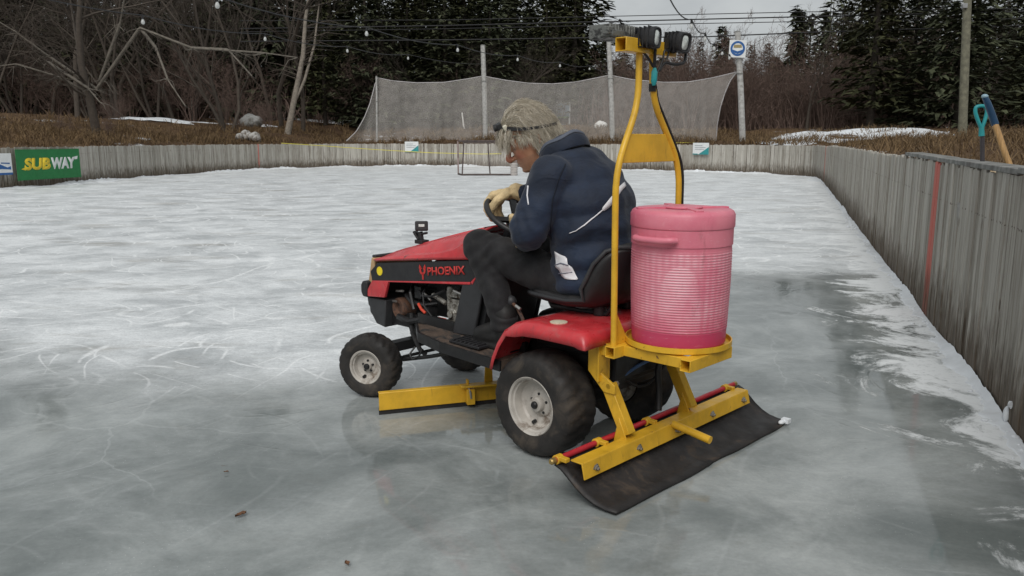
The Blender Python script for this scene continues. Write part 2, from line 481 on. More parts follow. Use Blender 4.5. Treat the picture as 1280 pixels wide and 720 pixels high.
    edge = k.math('ADD', k.math('MULTIPLY', df, -.33), k.math('ADD', k.math('MULTIPLY', sn_n, 1.05), k.math('MULTIPLY', k.noise(c, 9, 8, .75), .22)))
    snow = k.ramp(k.math('SUBTRACT', edge, k.ramp(y, 4.2, 2.2, 0, .12)), .46, .60)
    snow = k.math('MULTIPLY', snow, k.ramp(df, 1.9, .7))
    snow = k.math('MULTIPLY', snow, k.ramp(fine, .25, .5, .55, 1))
    base = k.mix(k.math('MULTIPLY', snow, .92), base, (.87, .89, .90))
    # flecks of bark and grit
    fl = k.math('MULTIPLY', k.ramp(k.noise(k.mapping(c, (1, 2.2, 1), (0, 0, .5)), 17, 3, .6), .69, .74), k.ramp(k.noise(c, .8, 3), .48, .64))
    base = k.mix(k.math('MULTIPLY', fl, .7), base, (.09, .06, .04))
    k.put(b.inputs['Base Color'], base)
    rg = k.mix(frost, k.ramp(k.math('ADD', st, k.math('MULTIPLY', fine, .3)), .45, .95, .02, .13), k.ramp(st, .3, .7, .38, .6))
    rg = k.mix(snow, rg, (.85, .85, .85))
    k.put(b.inputs['Roughness'], rg)
    b.inputs['IOR'].default_value = 1.36; b.inputs['Specular IOR Level'].default_value = .5
    hb = k.math('ADD', k.math('MULTIPLY', cuts, .5), k.math('ADD', k.math('MULTIPLY', st, .6), k.math('MULTIPLY', snow, 1.2)))
    nb = k.bump(k.math('MULTIPLY', hb, k.ramp(frost, 0, 1, .25, 1)), .14, .02)
    nb = k.bump(k.noise(c, 5, 3, .5), .03, .008, nb)
    k.put(b.inputs['Normal'], nb)
    return m
ice_m = ice_mat()

def ground_mat():
    m, nt, b = newmat('dead_grass_ground'); k = NT(nt); c = k.coord()
    n1 = k.noise(c, .35, 6, .65); n2 = k.noise(c, 3.5, 6, .7)
    base = k.mix(k.ramp(n1, .35, .65), (.075, .046, .028), (.135, .086, .048))
    base = k.mix(k.ramp(n2, .45, .7, 0, .7), base, (.045, .031, .022))
    sn = k.ramp(k.math('ADD', k.math('MULTIPLY', k.noise(c, .22, 6, .7), .8), k.math('MULTIPLY', n2, .2)), .585, .62)
    base = k.mix(k.math('MULTIPLY', sn, .8), base, (.6, .62, .64))
    k.put(b.inputs['Base Color'], base); b.inputs['Roughness'].default_value = .95; b.inputs['Specular IOR Level'].default_value = .1
    k.put(b.inputs['Normal'], k.bump(n2, .8, .08))
    return m
ground_m = ground_mat()

def foliage(name, a, b_, rough=.75):
    m, nt, b = newmat(name); k = NT(nt)
    base = k.mix(k.island(), a, b_)
    base = k.mix(k.ramp(k.n('ObjectInfo').outputs['Random'], 0, 1, 0, .35, False), base, (.03, .028, .014))
    k.put(b.inputs['Base Color'], base); b.inputs['Roughness'].default_value = rough; b.inputs['Specular IOR Level'].default_value = .2
    return m
needles = foliage('spruce_needles', (.030, .037, .020), (.098, .110, .064))
needles2 = foliage('spruce_needles_olive', (.022, .026, .011), (.065, .068, .030))
bark_dark = M('bark_dark', (.055, .045, .036), .9, var=.3)
bark_grey = M('bark_grey', (.066, .053, .042), .9, var=.3, isl=.4)
bark_pale = M('bark_pale', (.23, .20, .165), .9, var=.25, dirt=(.09, .075, .06), dthr=(.5, .7), dscale=2)
brush_m = M('brush_twigs', (.135, .092, .075), .9, var=.3, isl=.5)
straw = foliage('straw', (.080, .050, .028), (.25, .165, .085))

# ------------------------------------------------------------------ rink outline
AX = Vector((.318, .948, 0)); NX = Vector((.948, -.318, 0))
pix = [(1029, 226), (1020, 221.3), (1004, 220.0), (950, 217.3), (860, 214.5), (800, 213), (700, 210.5), (620, 208.8), (560, 207.8), (490, 207.6), (420, 208.8),
       (370, 210.2), (320, 212.6), (260, 216), (200, 220), (150, 224.4), (100, 229.4), (50, 233), (0, 236.5)]
ctrl = [gp(*p) for p in pix]
rf0 = gp(1262, 534)
dirR = (gp(1029, 228) - rf0).normalized()
right_near = [rf0 - dirR * 9.5, rf0 - dirR * 5, rf0, rf0 + dirR * 6, rf0 + dirR * 12, rf0 + dirR * 17, rf0 + dirR * 20.5, rf0 + dirR * 22.2, rf0 + dirR * 23.0]
L0 = ctrl[-1]
left_near = [L0 - AX * 6 - NX * .3, L0 - AX * 14, L0 - AX * 22, L0 - AX * 26 + NX * 1.6, L0 - AX * 29 + NX * 5, L0 - AX * 30 + NX * 10, right_near[0] - AX * 3.6 - NX * 7, right_near[0] - AX * 2.4 - NX * 2]
raw = right_near + ctrl[1:] + left_near
def smooth_closed(P, it=2):
    for _ in range(it):
        Q = []
        n = len(P)
        for i in range(n):
            a, b_ = P[i], P[(i + 1) % n]
            Q += [a * .75 + b_ * .25, a * .25 + b_ * .75]
        P = Q
    return P
path = smooth_closed([Vector((p.x, p.y, 0)) for p in raw], 2)
# resample evenly
def resample(P, step):
    out = []; n = len(P); acc = 0.0
    for i in range(n):
        a, b_ = P[i], P[(i + 1) % n]; L = (b_ - a).length
        if L < 1e-9: continue
        while acc < L:
            out.append(a + (b_ - a) * (acc / L)); acc += step
        acc -= L
    return out
path = resample(path, .5)
NP = len(path)
# make sure it runs so that the outward normal is on the right-hand side
area = sum(path[i].x * path[(i + 1) % NP].y - path[(i + 1) % NP].x * path[i].y for i in range(NP))
if area < 0: path.reverse()
def pnormal(i):
    t = (path[(i + 1) % NP] - path[i - 1]).normalized(); return Vector((t.y, -t.x, 0))
normals = [pnormal(i) for i in range(NP)]
def fence_dist(x, y):
    best = 1e9; bi = 0
    for i, p in enumerate(path):
        d = (p.x - x) ** 2 + (p.y - y) ** 2
        if d < best: best = d; bi = i
    s = 1 if (Vector((x, y, 0)) - path[bi]).dot(normals[bi]) > 0 else -1
    return s * math.sqrt(best)
def hgt(d, x, y):
    tab = [(0, 1.0), (.4, 1.1), (1.2, 1.18), (4, 1.5), (8, 1.95), (13, 2.4), (20, 2.6), (40, 3.0), (90, 4.0), (400, 5.0)]
    z = tab[-1][1]
    for (d0, z0), (d1, z1) in zip(tab, tab[1:]):
        if d <= d1: z = z0 + (z1 - z0) * max(0, (d - d0)) / (d1 - d0); break
    side = min(1, max(0, (x + 2) / 14))
    z = 1.05 + (z - 1.05) * (1 - .52 * side)
    amp = min(1, d / 3) * .32
    z += amp * (noise.noise(Vector((x * .22, y * .22, 3.3))) + .5 * noise.noise(Vector((x * .7, y * .7, 9.1))))
    return z
def terrain(x, y): return hgt(max(0, fence_dist(x, y)), x, y)

# ice sheet
mb = MB()
mb.add([(p + n_ * .02) for p, n_ in zip(path, normals)], [tuple(range(NP))])
ice = mb.build('ice', ice_m, smooth=0)
tag(ice, kind='structure')
# ground outside
mb = MB()
ds = [.095, .10, .25, .6, 1.2, 2, 3, 4.5, 6.5, 9, 12, 16, 21, 28, 38, 55, 80, 130, 260, 480]
rows = []
cc = sum(path, Vector()) / NP
for d in ds:
    row = []
    for p, n_ in zip(path, normals):
        q = p + n_ * d
        if d > 30:
            q2 = cc + (p - cc).normalized() * ((p - cc).length + d); q = q * .3 + q2 * .7
        z = hgt(max(0, d), q.x, q.y) if d > .097 else -.35
        if d == .10: z = 1.0 + .03 * noise.noise(q * 1.3)
        row.append(Vector((q.x, q.y, z)))
    rows.append(row)
mb.grid(rows, closed_u=True)
# a floor under the ice closes the sheet
mb.add([Vector((r_.x, r_.y, -.35)) for r_ in rows[0]], [tuple(range(NP))])
g = mb.build('ground', ground_m, smooth=180); tag(g, kind='structure')

# ------------------------------------------------------------------ board fence
fence = empty('rink_fence', (0, 0, 0), 0, 'weathered grey vertical-board fence curving round the whole ice rink', 'fence')
rnd = random.Random(4)
fine = resample(path, .02)
NF = len(fine)
mb = MB(); STR = [MB(), MB(), MB()]
def fpos(s_):
    i = int(s_ / .02) % NF; return fine[i]
stripe_px = [gp(1163, 300 + 92), gp(1029.5, 228.5), gp(322, 212.4), gp(1010, 221)]
stripe_pts = [gp(1155, 392), gp(1030, 228.5), gp(322.5, 212.4)]
s_ = 0.0; tot = NF * .02
while s_ < tot - .05:
    w = rnd.choice([.065, .075, .085, .09, .10, .12]) * rnd.uniform(.9, 1.05)
    p0 = fpos(s_ + .003); p1 = fpos(s_ + w - .003)
    t = (p1 - p0); L = t.length
    if L > .02:
        t.normalize(); n_ = Vector((t.y, -t.x, 0))
        mid = (p0 + p1) / 2
        wtop = 1.155 if (mid.x > 0 and mid.y < 24 and (mid - rf0).dot(NX) > -2) else 1.10
        k_ = min(1, max(0, (mid.y - 20) / 8)); wtop = 1.155 if wtop > 1.15 and mid.y < 20 else 1.155 * (1 - k_) + 1.10 * k_ if wtop > 1.15 else 1.10
        top = wtop + rnd.uniform(-.018, .014); off = rnd.uniform(0, .012); lean = rnd.uniform(-.008, .008)
        tk = .02
        is_st = any((mid - Vector((q.x, q.y, 0))).length < .10 for q in stripe_pts)
        tgt = mb
        if is_st:
            ks_ = min(range(3), key=lambda q: (mid - V((stripe_pts[q].x, stripe_pts[q].y, 0))).length); tgt = STR[ks_]
        a = [p0 + n_ * off, p1 + n_ * off, p1 + n_ * (off + tk), p0 + n_ * (off + tk)]
        bot = -.02
        cut = rnd.uniform(-.01, .01)
        vs = [Vector((q.x, q.y, bot)) for q in a] + [Vector((q.x + t.x * lean, q.y + t.y * lean, top + (cut if i in (1, 2) else 0))) for i, q in enumerate(a)]
        tgt.add(vs, [(3, 2, 1, 0), (4, 5, 6, 7), (0, 1, 5, 4), (1, 2, 6, 5), (2, 3, 7, 6), (3, 0, 4, 7)])
    s_ += w
mb.build('boards', board_m, fence, smooth=0)
for q in STR:
    if q.v: so = q.build('painted_board', stripe_m, fence, smooth=0); so['label'] = 'faded red painted board'
mb = MB()
for z in (.25, .85):
    rows = []
    for p, n_ in zip(path, normals):
        q0 = p + n_ * .036; q1 = p + n_ * .085
        rows.append([Vector((q0.x, q0.y, z)), Vector((q0.x, q0.y, z + .09)), Vector((q1.x, q1.y, z + .09)), Vector((q1.x, q1.y, z))])
    rows.append(rows[0])
    mb.grid(rows, closed_u=True)
mb.build('back_rail', rail_m, fence, smooth=0)
# grey cap boards laid on the near right stretch
mb = MB()
p_start = gp(1134, 196, 1.155)
tlen = 0
rnd = random.Random(8)
a0 = Vector((p_start.x, p_start.y, 0))
ncap = NX
cur = 0.0
while cur < 13:
    L = rnd.uniform(1.6, 2.6)
    q0 = a0 - dirR * cur; q1 = a0 - dirR * (cur + L - .012)
    z0 = 1.176 + rnd.uniform(-.006, .008)
    m = Vector((0, 0, 1))
    for q in (q0, q1): q.z = z0
    q1.z = z0 + rnd.uniform(-.012, .012)
    mb.bar(q0 + ncap * .055, q1 + ncap * .055, .15, .03)
    cur += L
cap = mb.build('cap_rail', rail_m, fence, bevel=.004)

# ------------------------------------------------------------------ snow along the boards, snow patches
def ridge(name, pts, inward, hfun, wfun, seed):
    mb = MB(); rows = []
    for i, (p, n_) in enumerate(pts):
        row = []
        w = wfun(i, p); h = hfun(i, p)
        for j in range(7):
            u = j / 6
            q = p - n_ * (w * u) * inward
            nz = noise.noise(Vector((q.x * 6, q.y * 6, seed))) * .5 + noise.noise(Vector((q.x * 19, q.y * 19, seed + 4))) * .35
            z = h * (1 - u) ** 1.3 * (1 + 1.1 * nz) - (.012 if j == 6 else -.002)
            row.append(Vector((q.x, q.y, max(z, -.012))))
        rows.append(row)
    mb.grid(rows)
    return mb
fp = resample(path, .035); nf = len(fp)
def fn_(i):
    t = (fp[(i + 1) % nf] - fp[i - 1]).normalized(); return Vector((t.y, -t.x, 0))
pts = [(fp[i], fn_(i)) for i in range(nf) if fp[i].y > -2]
# keep order along the path, split where the filter leaves a gap
idx = [i for i in range(nf) if fp[i].y > -1.5]
start = 0
for k_ in range(1, len(idx)):
    if idx[k_] != idx[k_ - 1] + 1: start = k_
idx = idx[start:] + idx[:start]
pts = [(fp[i], fn_(i)) for i in idx]
def hf(i, p):
    nb = noise.noise(Vector((p.x * .8, p.y * .8, 1.7)))
    nearr = (p - rf0).dot(NX) > -3 and p.y < 26
    return max(.004, (.040 if nearr else .085) * (.55 + nb))
def wf(i, p):
    nb = noise.noise(Vector((p.x * 1.7, p.y * 1.7, 7.7))) + .9 * noise.noise(Vector((p.x * 6, p.y * 6, 2.7))) + .7 * noise.noise(Vector((p.x * 17, p.y * 17, 5.7)))
    nearr = (p - rf0).dot(NX) > -3 and p.y < 26
    return max(.03, (.085 if nearr else .4) * (.75 + .8 * nb))
mb = ridge('snow', pts, 1, hf, wf, 5.5)
# stray lumps stuck against the boards
rl = random.Random(12)
nearp = [q for q in pts if q[0].y < 14 and q[0].x > 0]
for i in range(330):
    p, n_ = rl.choice(pts if i < 90 else nearp)
    q = p - n_ * (abs(rl.gauss(.02, .05))); r_ = rl.uniform(.004, .013) * (1 if q.y < 12 else 1.9)
    rt = Quaternion((rl.random(), rl.random(), rl.random()), rl.random() * 6).to_matrix()
    mb.sphere((q.x, q.y, r_ * .3), (r_ * rl.uniform(.8, 1.7), r_ * rl.uniform(.7, 1.3), r_ * rl.uniform(.5, .9)), 8, 6)
for px_, py_, r_ in ((1258, 519, .03), (1261, 506, .018), (1256, 530, .02)):
    q = gp(px_, 534 + (px_ - 1262) * 1.31); zz = EYE + ray(px_, py_).z * (q.y / ray(px_, py_).y)
    b_i = len(mb.v); mb.sphere(V((q.x, q.y, zz)) - NX * .004, (r_ * .45, r_ * .8, r_ * 1.2), 12, 8)
    for i in range(b_i, len(mb.v)):
        c_ = V(mb.v[i]); mb.v[i] = tuple(c_ + V((1, 1, 1)) * (.012 * noise.noise(c_ * 60)))
sn = mb.build('snow', snow_m, smooth=180); tag(sn, kind='stuff')

def snow_patch(cx, cy, rx, ry, ang, seed, thick=.1):
    mb = MB(); rows = []
    NU, NV = 46, 22
    ca, sa = math.cos(ang), math.sin(ang)
    for i in range(NU + 1):
        row = []
        for j in range(NV + 1):
            u = -1 + 2 * i / NU; v = -1 + 2 * j / NV
            x = cx + ca * u * rx - sa * v * ry; y = cy + sa * u * rx + ca * v * ry
            e = 1 - math.sqrt(u * u + v * v)
            nz = noise.noise(Vector((x * .55, y * .55, seed))) * .6 + noise.noise(Vector((x * 1.6, y * 1.6, seed + 3))) * .4
            row.append(Vector((x, y, terrain(x, y) + max(-.5, min(thick, (e + nz * .7) * .35)))))
        rows.append(row)
    mb.grid(rows)
    okv = [fence_dist(v_[0], v_[1]) > .3 for v_ in mb.v]
    keep = [i for i, f_ in enumerate(mb.f) if all(okv[q] for q in f_)]
    mb.f = [mb.f[i] for i in keep]; mb.m = [mb.m[i] for i in keep]
    o = mb.build('snow_patch', snow_m, smooth=180); tag(o, kind='structure')
def hit(px, py, Y0=8.0):
    Y = Y0
    while Y < 140:
        p = at(px, py, Y)
        if fence_dist(p.x, p.y) > .3 and p.z < terrain(p.x, p.y): return p
        Y += .25
    return at(px, py, 60)
p = hit(1052, 172); snow_patch(p.x + .4, p.y, 3.9, 5.5, -.35, 2.2, .05)
p = at(600, 152, 54); snow_patch(p.x - 3, p.y, 13, 1.5, -.1, 7.2)
p = at(230, 152, 46); snow_patch(p.x, p.y, 5, 1.1, .2, 9.2)

# ------------------------------------------------------------------ ride-on tractor (own frame: x forward, y left, z up)
V = Vector
trac = empty('riding_tractor', TO, TH, 'red riding lawn tractor with yellow ice-scraping rig, mast and rear drag mat', 'tractor')

def tyre_rim(name, c, r, w, rr, steer=0.0, side=1, nchev=26):
    """wheel with axis along y; side=+1: outer face to +y"""
    we = bpy.data.objects.new(name, None)
    # the wheel itself is the tyre mesh, the rim its sub-part
    hw = w / 2
    prof = [(rr + .008, -hw * .80), (rr + .016, -hw * .93), (rr + (r - rr) * .45, -hw * 1.0), (r - .030, -hw * .97), (r - .012, -hw * .86), (r - .003, -hw * .66),
            (r, -hw * .44), (r + .001, -hw * .22), (r + .0015, 0), (r + .001, hw * .22), (r, hw * .44), (r - .003, hw * .66), (r - .012, hw * .86), (r - .030, hw * .97),
            (rr + (r - rr) * .45, hw * 1.0), (rr + .016, hw * .93), (rr + .008, hw * .80), (rr + .005, hw * .5), (rr + .005, -hw * .5)]
    def tread(a, i, rad, h):
        if 4 <= i <= 12:
            ph = (a * nchev / (2 * PI) + abs(h) / hw * .9) % 1.0
            gro = -.0042 if ph < .38 else 0
            if i in (4, 12): gro *= .8
            return gro
        if i in (3, 13):
            return -.001 if (a * nchev / (2 * PI) + .85) % 1.0 < .38 else 0
        return 0
    mb = MB(); mb.lathe(prof, (0, 0, 0), (0, side, 0), nchev * 8, tread, closed=True)
    o = mb.build(name, rubber_tyre, trac, smooth=40)
    o.location = c; o.rotation_euler = (0, 0, steer)
    m2 = MB()
    d = hw * .86
    rp = [(rr + .012, d - .004), (rr + .015, d + .004), (rr + .012, d + .008), (rr + .004, d + .002), (rr + .001, d - .010), (rr - .005, d - .014), (rr - .008, d - .03), (rr - .012, d - .05), (rr - .020, d - .058),
          (rr * .55, d - .062), (rr * .50, d - .056), (rr * .42, d - .052), (rr * .30, d - .050), (rr * .28, d - .03), (rr * .26, d - .026), (.0005, d - .024)]
    if hw < .075:
        rp = [(q, d - (d - h_) * .62) for q, h_ in rp]
    m2.lathe(rp, (0, 0, 0), (0, side, 0), 48, cap=False)
    # inner side
    m2.lathe([(rr + .006, -d), (rr - .006, -d + .012), (rr - .01, -d + .04), (rr * .5, -d + .06), (.03, -d + .06)], (0, 0, 0), (0, side, 0), 40, cap=False)
    ro = m2.build('rim', rim_paint, o, smooth=30)
    hz = (d - .024) if hw >= .075 else d - (.024 * .62)
    m3 = MB()
    m3.lathe([(.016, -.01), (.016, .006), (.012, .012), (.0005, .013)], (0, side * hz, 0), (0, side, 0), 16)
    m3.build('hub_cap', black_paint, o, smooth=30)
    for q in range(5):
        m3 = MB(); a = 2 * PI * q / 5 + .3
        m3.lathe([(.006, 0), (.006, .006), (.0005, .007)], (math.cos(a) * rr * .38, side * (hz - .03 if hw >= .075 else hz - .016), math.sin(a) * rr * .38), (0, side, 0), 8)
        m3.build('wheel_nut', black_paint, o, smooth=30)
    m3 = MB(); m3.lathe([(.008, 0), (.008, .018), (.0005, .02)], (.02, side * (hz - .028 if hw >= .075 else hz - .016), -rr * .72), (0, side, -.2), 8)
    m3.build('valve', black_paint, o, smooth=30)
    return o
tyre_rim('rear_wheel', (.015, .295, .222), .222, .20, .112, 0, 1)
tyre_rim('rear_wheel', (.015, -.295, .222), .222, .20, .112, 0, -1)
tyre_rim('front_wheel', (1.19, .335, .165), .165, .135, .076, R(25), 1, 22)
tyre_rim('front_wheel', (1.19, -.335, .165), .165, .135, .076, R(25), -1, 22)

# hood ------------------------------------------------------------
def hood_z(x):   # top and lower edge of the red shell
    t = (x - .55) / (1.33 - .55)
    zt = .908 - .172 * t - .035 * t * t - .028 * max(0, t - .82) * 5
    zb = .772 - .085 * t
    return zb, zt
rows = []
xs = [.55, .57, .66, .78, .90, 1.02, 1.12, 1.20, 1.26, 1.30, 1.325, 1.335]
for x in xs:
    zb, zt = hood_z(x)
    t = (x - .55) / .785
    wl = .225 - (.03 * max(0, (t - .9) * 10)); k = 1 - .10 * t
    hgt_ = zt - zb
    chx = max(0, (.70 - x) / .15) if x < .70 else 0
    ci = min(1, chx)
    half = [(wl, zb), (wl + .002, zb + hgt_ * .10), (wl - .004, zb + hgt_ * (.20 + .42 * ci)), (wl - .026, zb + hgt_ * (.30 + .40 * ci)), (wl - .048, zb + hgt_ * (.62 + .16 * ci)),
            (wl - .066 - .02 * k, zb + hgt_ * .86), (wl - .10 - .02 * k, zt - .012), (.06 * k, zt), (0, zt + .002)]
    if x > 1.33: half = [(y * .96, z - .006) for y, z in half]
    row = [V((x, y, z)) for y, z in half] + [V((x, -y, z)) for y, z in half[-2::-1]]
    rows.append(row)
mb = MB(); mb.grid(rows)
for row in (rows[-1],):
    mb.add(row, [tuple(range(len(row)))])
hood = mb.build('hood', red_paint, trac, smooth=28, bevel=.0)
hood.modifiers.new('s', 'SOLIDIFY').thickness = .008
# raised centre ridge of the hood
mb = MB(); rr_ = []
for x in (.60, .75, .9, 1.05, 1.18, 1.25):
    zb, zt = hood_z(x); w = .075 - .02 * (x - .6)
    rr_.append([V((x, y, z)) for y, z in ((w + .02, zt - .012), (w, zt + .010), (0, zt + .014), (-w, zt + .010), (-w - .02, zt - .012))])
mb.grid(rr_); mb.build('hood_ridge', red_paint, hood, smooth=30)
# side panels
for sd in (1, -1):
    y = .219 * sd
    poly = [(1.255, .681), (.545, .768), (.50, .772), (.505, .695), (.542, .664), (1.305, .580), (1.318, .63)]
    mb = MB(); mb.prism(poly, (0, y - .006 * sd, 0), (1, 0, 0), (0, 0, 1), -.014 * sd)
    pan = mb.build('side_panel', black_plastic, hood, bevel=.003)
    mb = MB()
    yy = .222 * sd
    mb.prism([(1.305, .582), (.542, .666), (.545, .652), (1.165, .590), (1.20, .503), (1.355, .490), (1.345, .53)], (0, yy - .01 * sd, 0), (1, 0, 0), (0, 0, 1), -.016 * sd)
    mb.prism([(.542, .666), (.49, .735), (.478, .730), (.532, .652)], (0, yy - .01 * sd, 0), (1, 0, 0), (0, 0, 1), -.014 * sd)
    mb.build('lower_trim', red_paint, hood, bevel=.003)
pY = .228
tx = V((.844, pY + .0015, .661)); tdir = (V((.571, 0, .698)) - V((.844, 0, .661))).normalized()
tup = V((tdir.z * 1.0, 0, -tdir.x)); tup = V((.07, 0, 1)).normalized()
text_mesh('PHOENIX', .042, tx, tdir, tup, red_letter, 'lettering', hood, width=.272, extrude=.0015, offset=.028)
# horned emblem ahead of the name
mb = MB(); ec = V((.884, pY, .682))
def epl(poly): mb.prism(poly, ec, tdir, tup, .002)
arc = []
for i in range(15):
    a = R(-235) + R(290) * i / 14
    a = R(62) - R(304) * i / 14
    arc.append((math.cos(a) * .023, math.sin(a) * .021))
arc2 = [(x * .50, y * .50) for x, y in arc]
for i in range(14):
    epl([arc[i], arc[i + 1], arc2[i + 1], arc2[i]][::-1])
epl([(-.006, -.014), (.006, -.014), (.005, -.045), (-.005, -.045)][::-1])
epl([(.006, .012), (.026, .010), (.021, .030)]); epl([(-.006, .012), (-.021, .030), (-.026, .010)])
mb.build('emblem', red_letter, hood, smooth=0)
mb = MB(); mb.lathe([(.0005, .002), (.023, .0015), (.024, -.002)], (1.235, pY, .640), (0, 1, 0), 28); mb.build('sticker', yellow_sticker, hood, smooth=30)
# nose: tan light panel, bumper and lower shroud
mb = MB()
mb.prism([(1.335, .700), (1.300, .700), (1.335, .56), (1.372, .555)], (0, .205, 0), (1, 0, 0), (0, 0, 1), .41)
mb.build('headlight_panel', tan_plastic, trac, bevel=.006)
mb = MB()
for y in (.10, -.10):
    mb.prism([(1.352, .685), (1.346, .685), (1.374, .60), (1.380, .60)], (0, y + .07, 0), (1, 0, 0), (0, 0, 1), .14)
mb.build('headlight', lens_white, trac, bevel=.003)
mb = MB(); mb.bar((1.322, -.20, .706), (1.322, .20, .706), .03, .016)
mb.build('hood_lip', black_plastic, trac, bevel=.006)
mb = MB(); mb.prism([(1.385, .485), (1.40, .51), (1.40, .55), (1.385, .572), (1.345, .572), (1.345, .485)], (0, .235, 0), (1, 0, 0), (0, 0, 1), .47)
mb.build('bumper', black_plastic, trac, bevel=.01, segs=3)
mb = MB(); mb.prism([(1.345, .484), (1.378, .484), (1.370, .44), (1.358, .43), (1.355, .40), (1.335, .385), (1.30, .345), (1.225, .335), (1.215, .484)], (0, .21, 0), (1, 0, 0), (0, 0, 1), .42)
mb.build('front_shroud', dark_plate, trac, bevel=.006)

# engine ------------------------------------------------------------
mb = MB()
mb.box((.88, -.02, .53), (.26, .24, .20)); mb.box((.86, 0, .64), (.38, .30, .05)); mb.box((1.06, -.05, .50), (.16, .2, .16))
mb.lathe([(.12, 0), (.13, .02), (.13, .06), (.10, .09), (.02, .1)], (.84, -.02, .62), (0, 0, 1), 24)
for i in range(7): mb.box((1.0, .0, .455 + .018 * i), (.14, .22, .006))
eng = mb.build('engine', black_paint, trac, bevel=.006)
mb = MB()
mb.box((.735, .13, .50), (.085, .07, .10)); mb.box((.72, .15, .575), (.10, .05, .03)); mb.lathe([(.028, 0), (.03, .03), (.018, .035), (.018, .05)], (.735, .14, .475), (0, 1, 0), 16)
mb.box((.69, .16, .455), (.05, .05, .05)); mb.lathe([(.015, 0), (.017, .06), (.01, .07)], (.76, .16, .55), (-.3, .2, 1), 12)
mb.lathe([(.012, 0), (.012, .1)], (.79, .16, .52), (1, .05, .35), 10)
mb.box((.66, .12, .53), (.03, .04, .14)); mb.tube([(.80, .15, .43), (.74, .18, .44), (.66, .17, .44)], .008, 8)
mb.build('carburettor', alloy, eng, bevel=.004)
mb = MB()
mb.lathe([(.020, .0), (.030, .012), (.050, .016), (.055, .010), (.057, -.01), (.055, -.04), (.050, -.07), (.02, -.072)], (1.15, .165, .445), (.10, 1, .02), 32)
mb.build('muffler', rust, eng, smooth=35)
mb = MB()
mb.tube([(1.10, .16, .52), (1.02, .19, .50), (.95, .17, .49), (.90, .12, .50)], .012, 8)
mb.tube([(1.12, .2, .41), (1.02, .21, .40), (.94, .2, .42), (.88, .19, .46)], .017, 8)
mb.tube([(1.0, .16, .57), (.93, .2, .545), (.86, .2, .55), (.78, .17, .59)], .006, 6)
mb.tube([(.95, .14, .60), (.92, .2, .56), (.90, .21, .50), (.84, .2, .44)], .005, 6)
mb.tube([(1.06, .15, .58), (1.02, .2, .55), (.98, .21, .47)], .008, 6)
mb.box((.99, .15, .55), (.05, .05, .06)); mb.lathe([(.03, 0), (.03, .05)], (.92, .13, .455), (0, 1, 0), 16)
mb.build('hose', cable_rubber, eng, smooth=40)
mb = MB(); mb.tube([(.945, .21, .505), (.915, .215, .48), (.885, .215, .465)], .008, 8)
mb.build('spark_lead', M('red_lead', (.55, .05, .02), .5), eng, bevel=.003)
mb = MB(); mb.box((.80, .19, .432), (.06, .03, .035)); mb.tube([(.86, .2, .42), (.80, .205, .415), (.78, .2, .43)], .007, 6)
mb.build('fuel_line', bpy.data.materials['red_lead'], eng, bevel=.003)
for q0, q1, r_ in (((1.17, .17, .535), (1.09, .19, .548), .006), ((.93, .18, .555), (.86, .2, .532), .005), ((1.19, .18, .48), (1.15, .19, .485), .006), ((.70, .19, .60), (.62, .19, .585), .007)):
    mb = MB(); mb.tube([q0, q1], r_, 8); mb.build('linkage_rod', steel, eng, smooth=30)
mb = MB(); mb.prism([(.60, .65), (.555, .655), (.585, .50), (.62, .43), (.635, .43)], (0, .19, 0), (1, 0, 0), (0, 0, 1), .012); mb.build('heat_shield', tan_plastic, eng, bevel=.002)

# chassis ------------------------------------------------------------
mb = MB()
for y in (.15, -.15):
    mb.bar((1.26, y, .385), (.20, y, .40), .03, .075)
mb.bar((1.24, -.16, .39), (1.24, .16, .39), .04, .07); mb.bar((-.25, -.17, .42), (-.25, .17, .42), .03, .16)
mb.box((0, 0, .36), (.46, .33, .16)); mb.box((.02, 0, .25), (.16, .26, .14)); mb.lathe([(.02, -.22), (.02, .22)], (.015, 0, .222), (0, 1, 0), 12)
mb.box((-.20, .0, .42), (.08, .38, .22))
mb.build('chassis', black_paint, trac, bevel=.005)
mb = MB()
mb.bar((1.19, -.25, .235), (1.19, .25, .235), .06, .05, (0, 0, 1))
mb.bar((1.19, -.02, .23), (1.19, .02, .36), .08, .08, (1, 0, 0))
for sd in (1, -1):
    mb.lathe([(.022, -.07), (.022, .07)], (1.19, .265 * sd, .225), (0, 0, 1), 14)
    mb.tube([(1.19, .265 * sd, .18), (1.19, .335 * sd, .165)], .014, 10)
    mb.bar((1.19, .262 * sd, .20), (1.07, .215 * sd, .20), .03, .012)
mb.tube([(1.07, .215, .205), (1.07, -.215, .205)], .009, 8)
mb.tube([(1.07, .215, .19), (.86, .21, .245), (.64, .17, .31)], .010, 8)
mb.tube([(1.03, .185, .44), (1.01, .20, .34), (.965, .19, .26), (.93, .18, .235)], .012, 8)
mb.tube([(.99, .2, .27), (1.0, .23, .235), (.97, .235, .215), (.94, .215, .235), (.93, .2, .27)], .005, 6)
mb.build('front_axle', black_paint, trac, smooth=40)

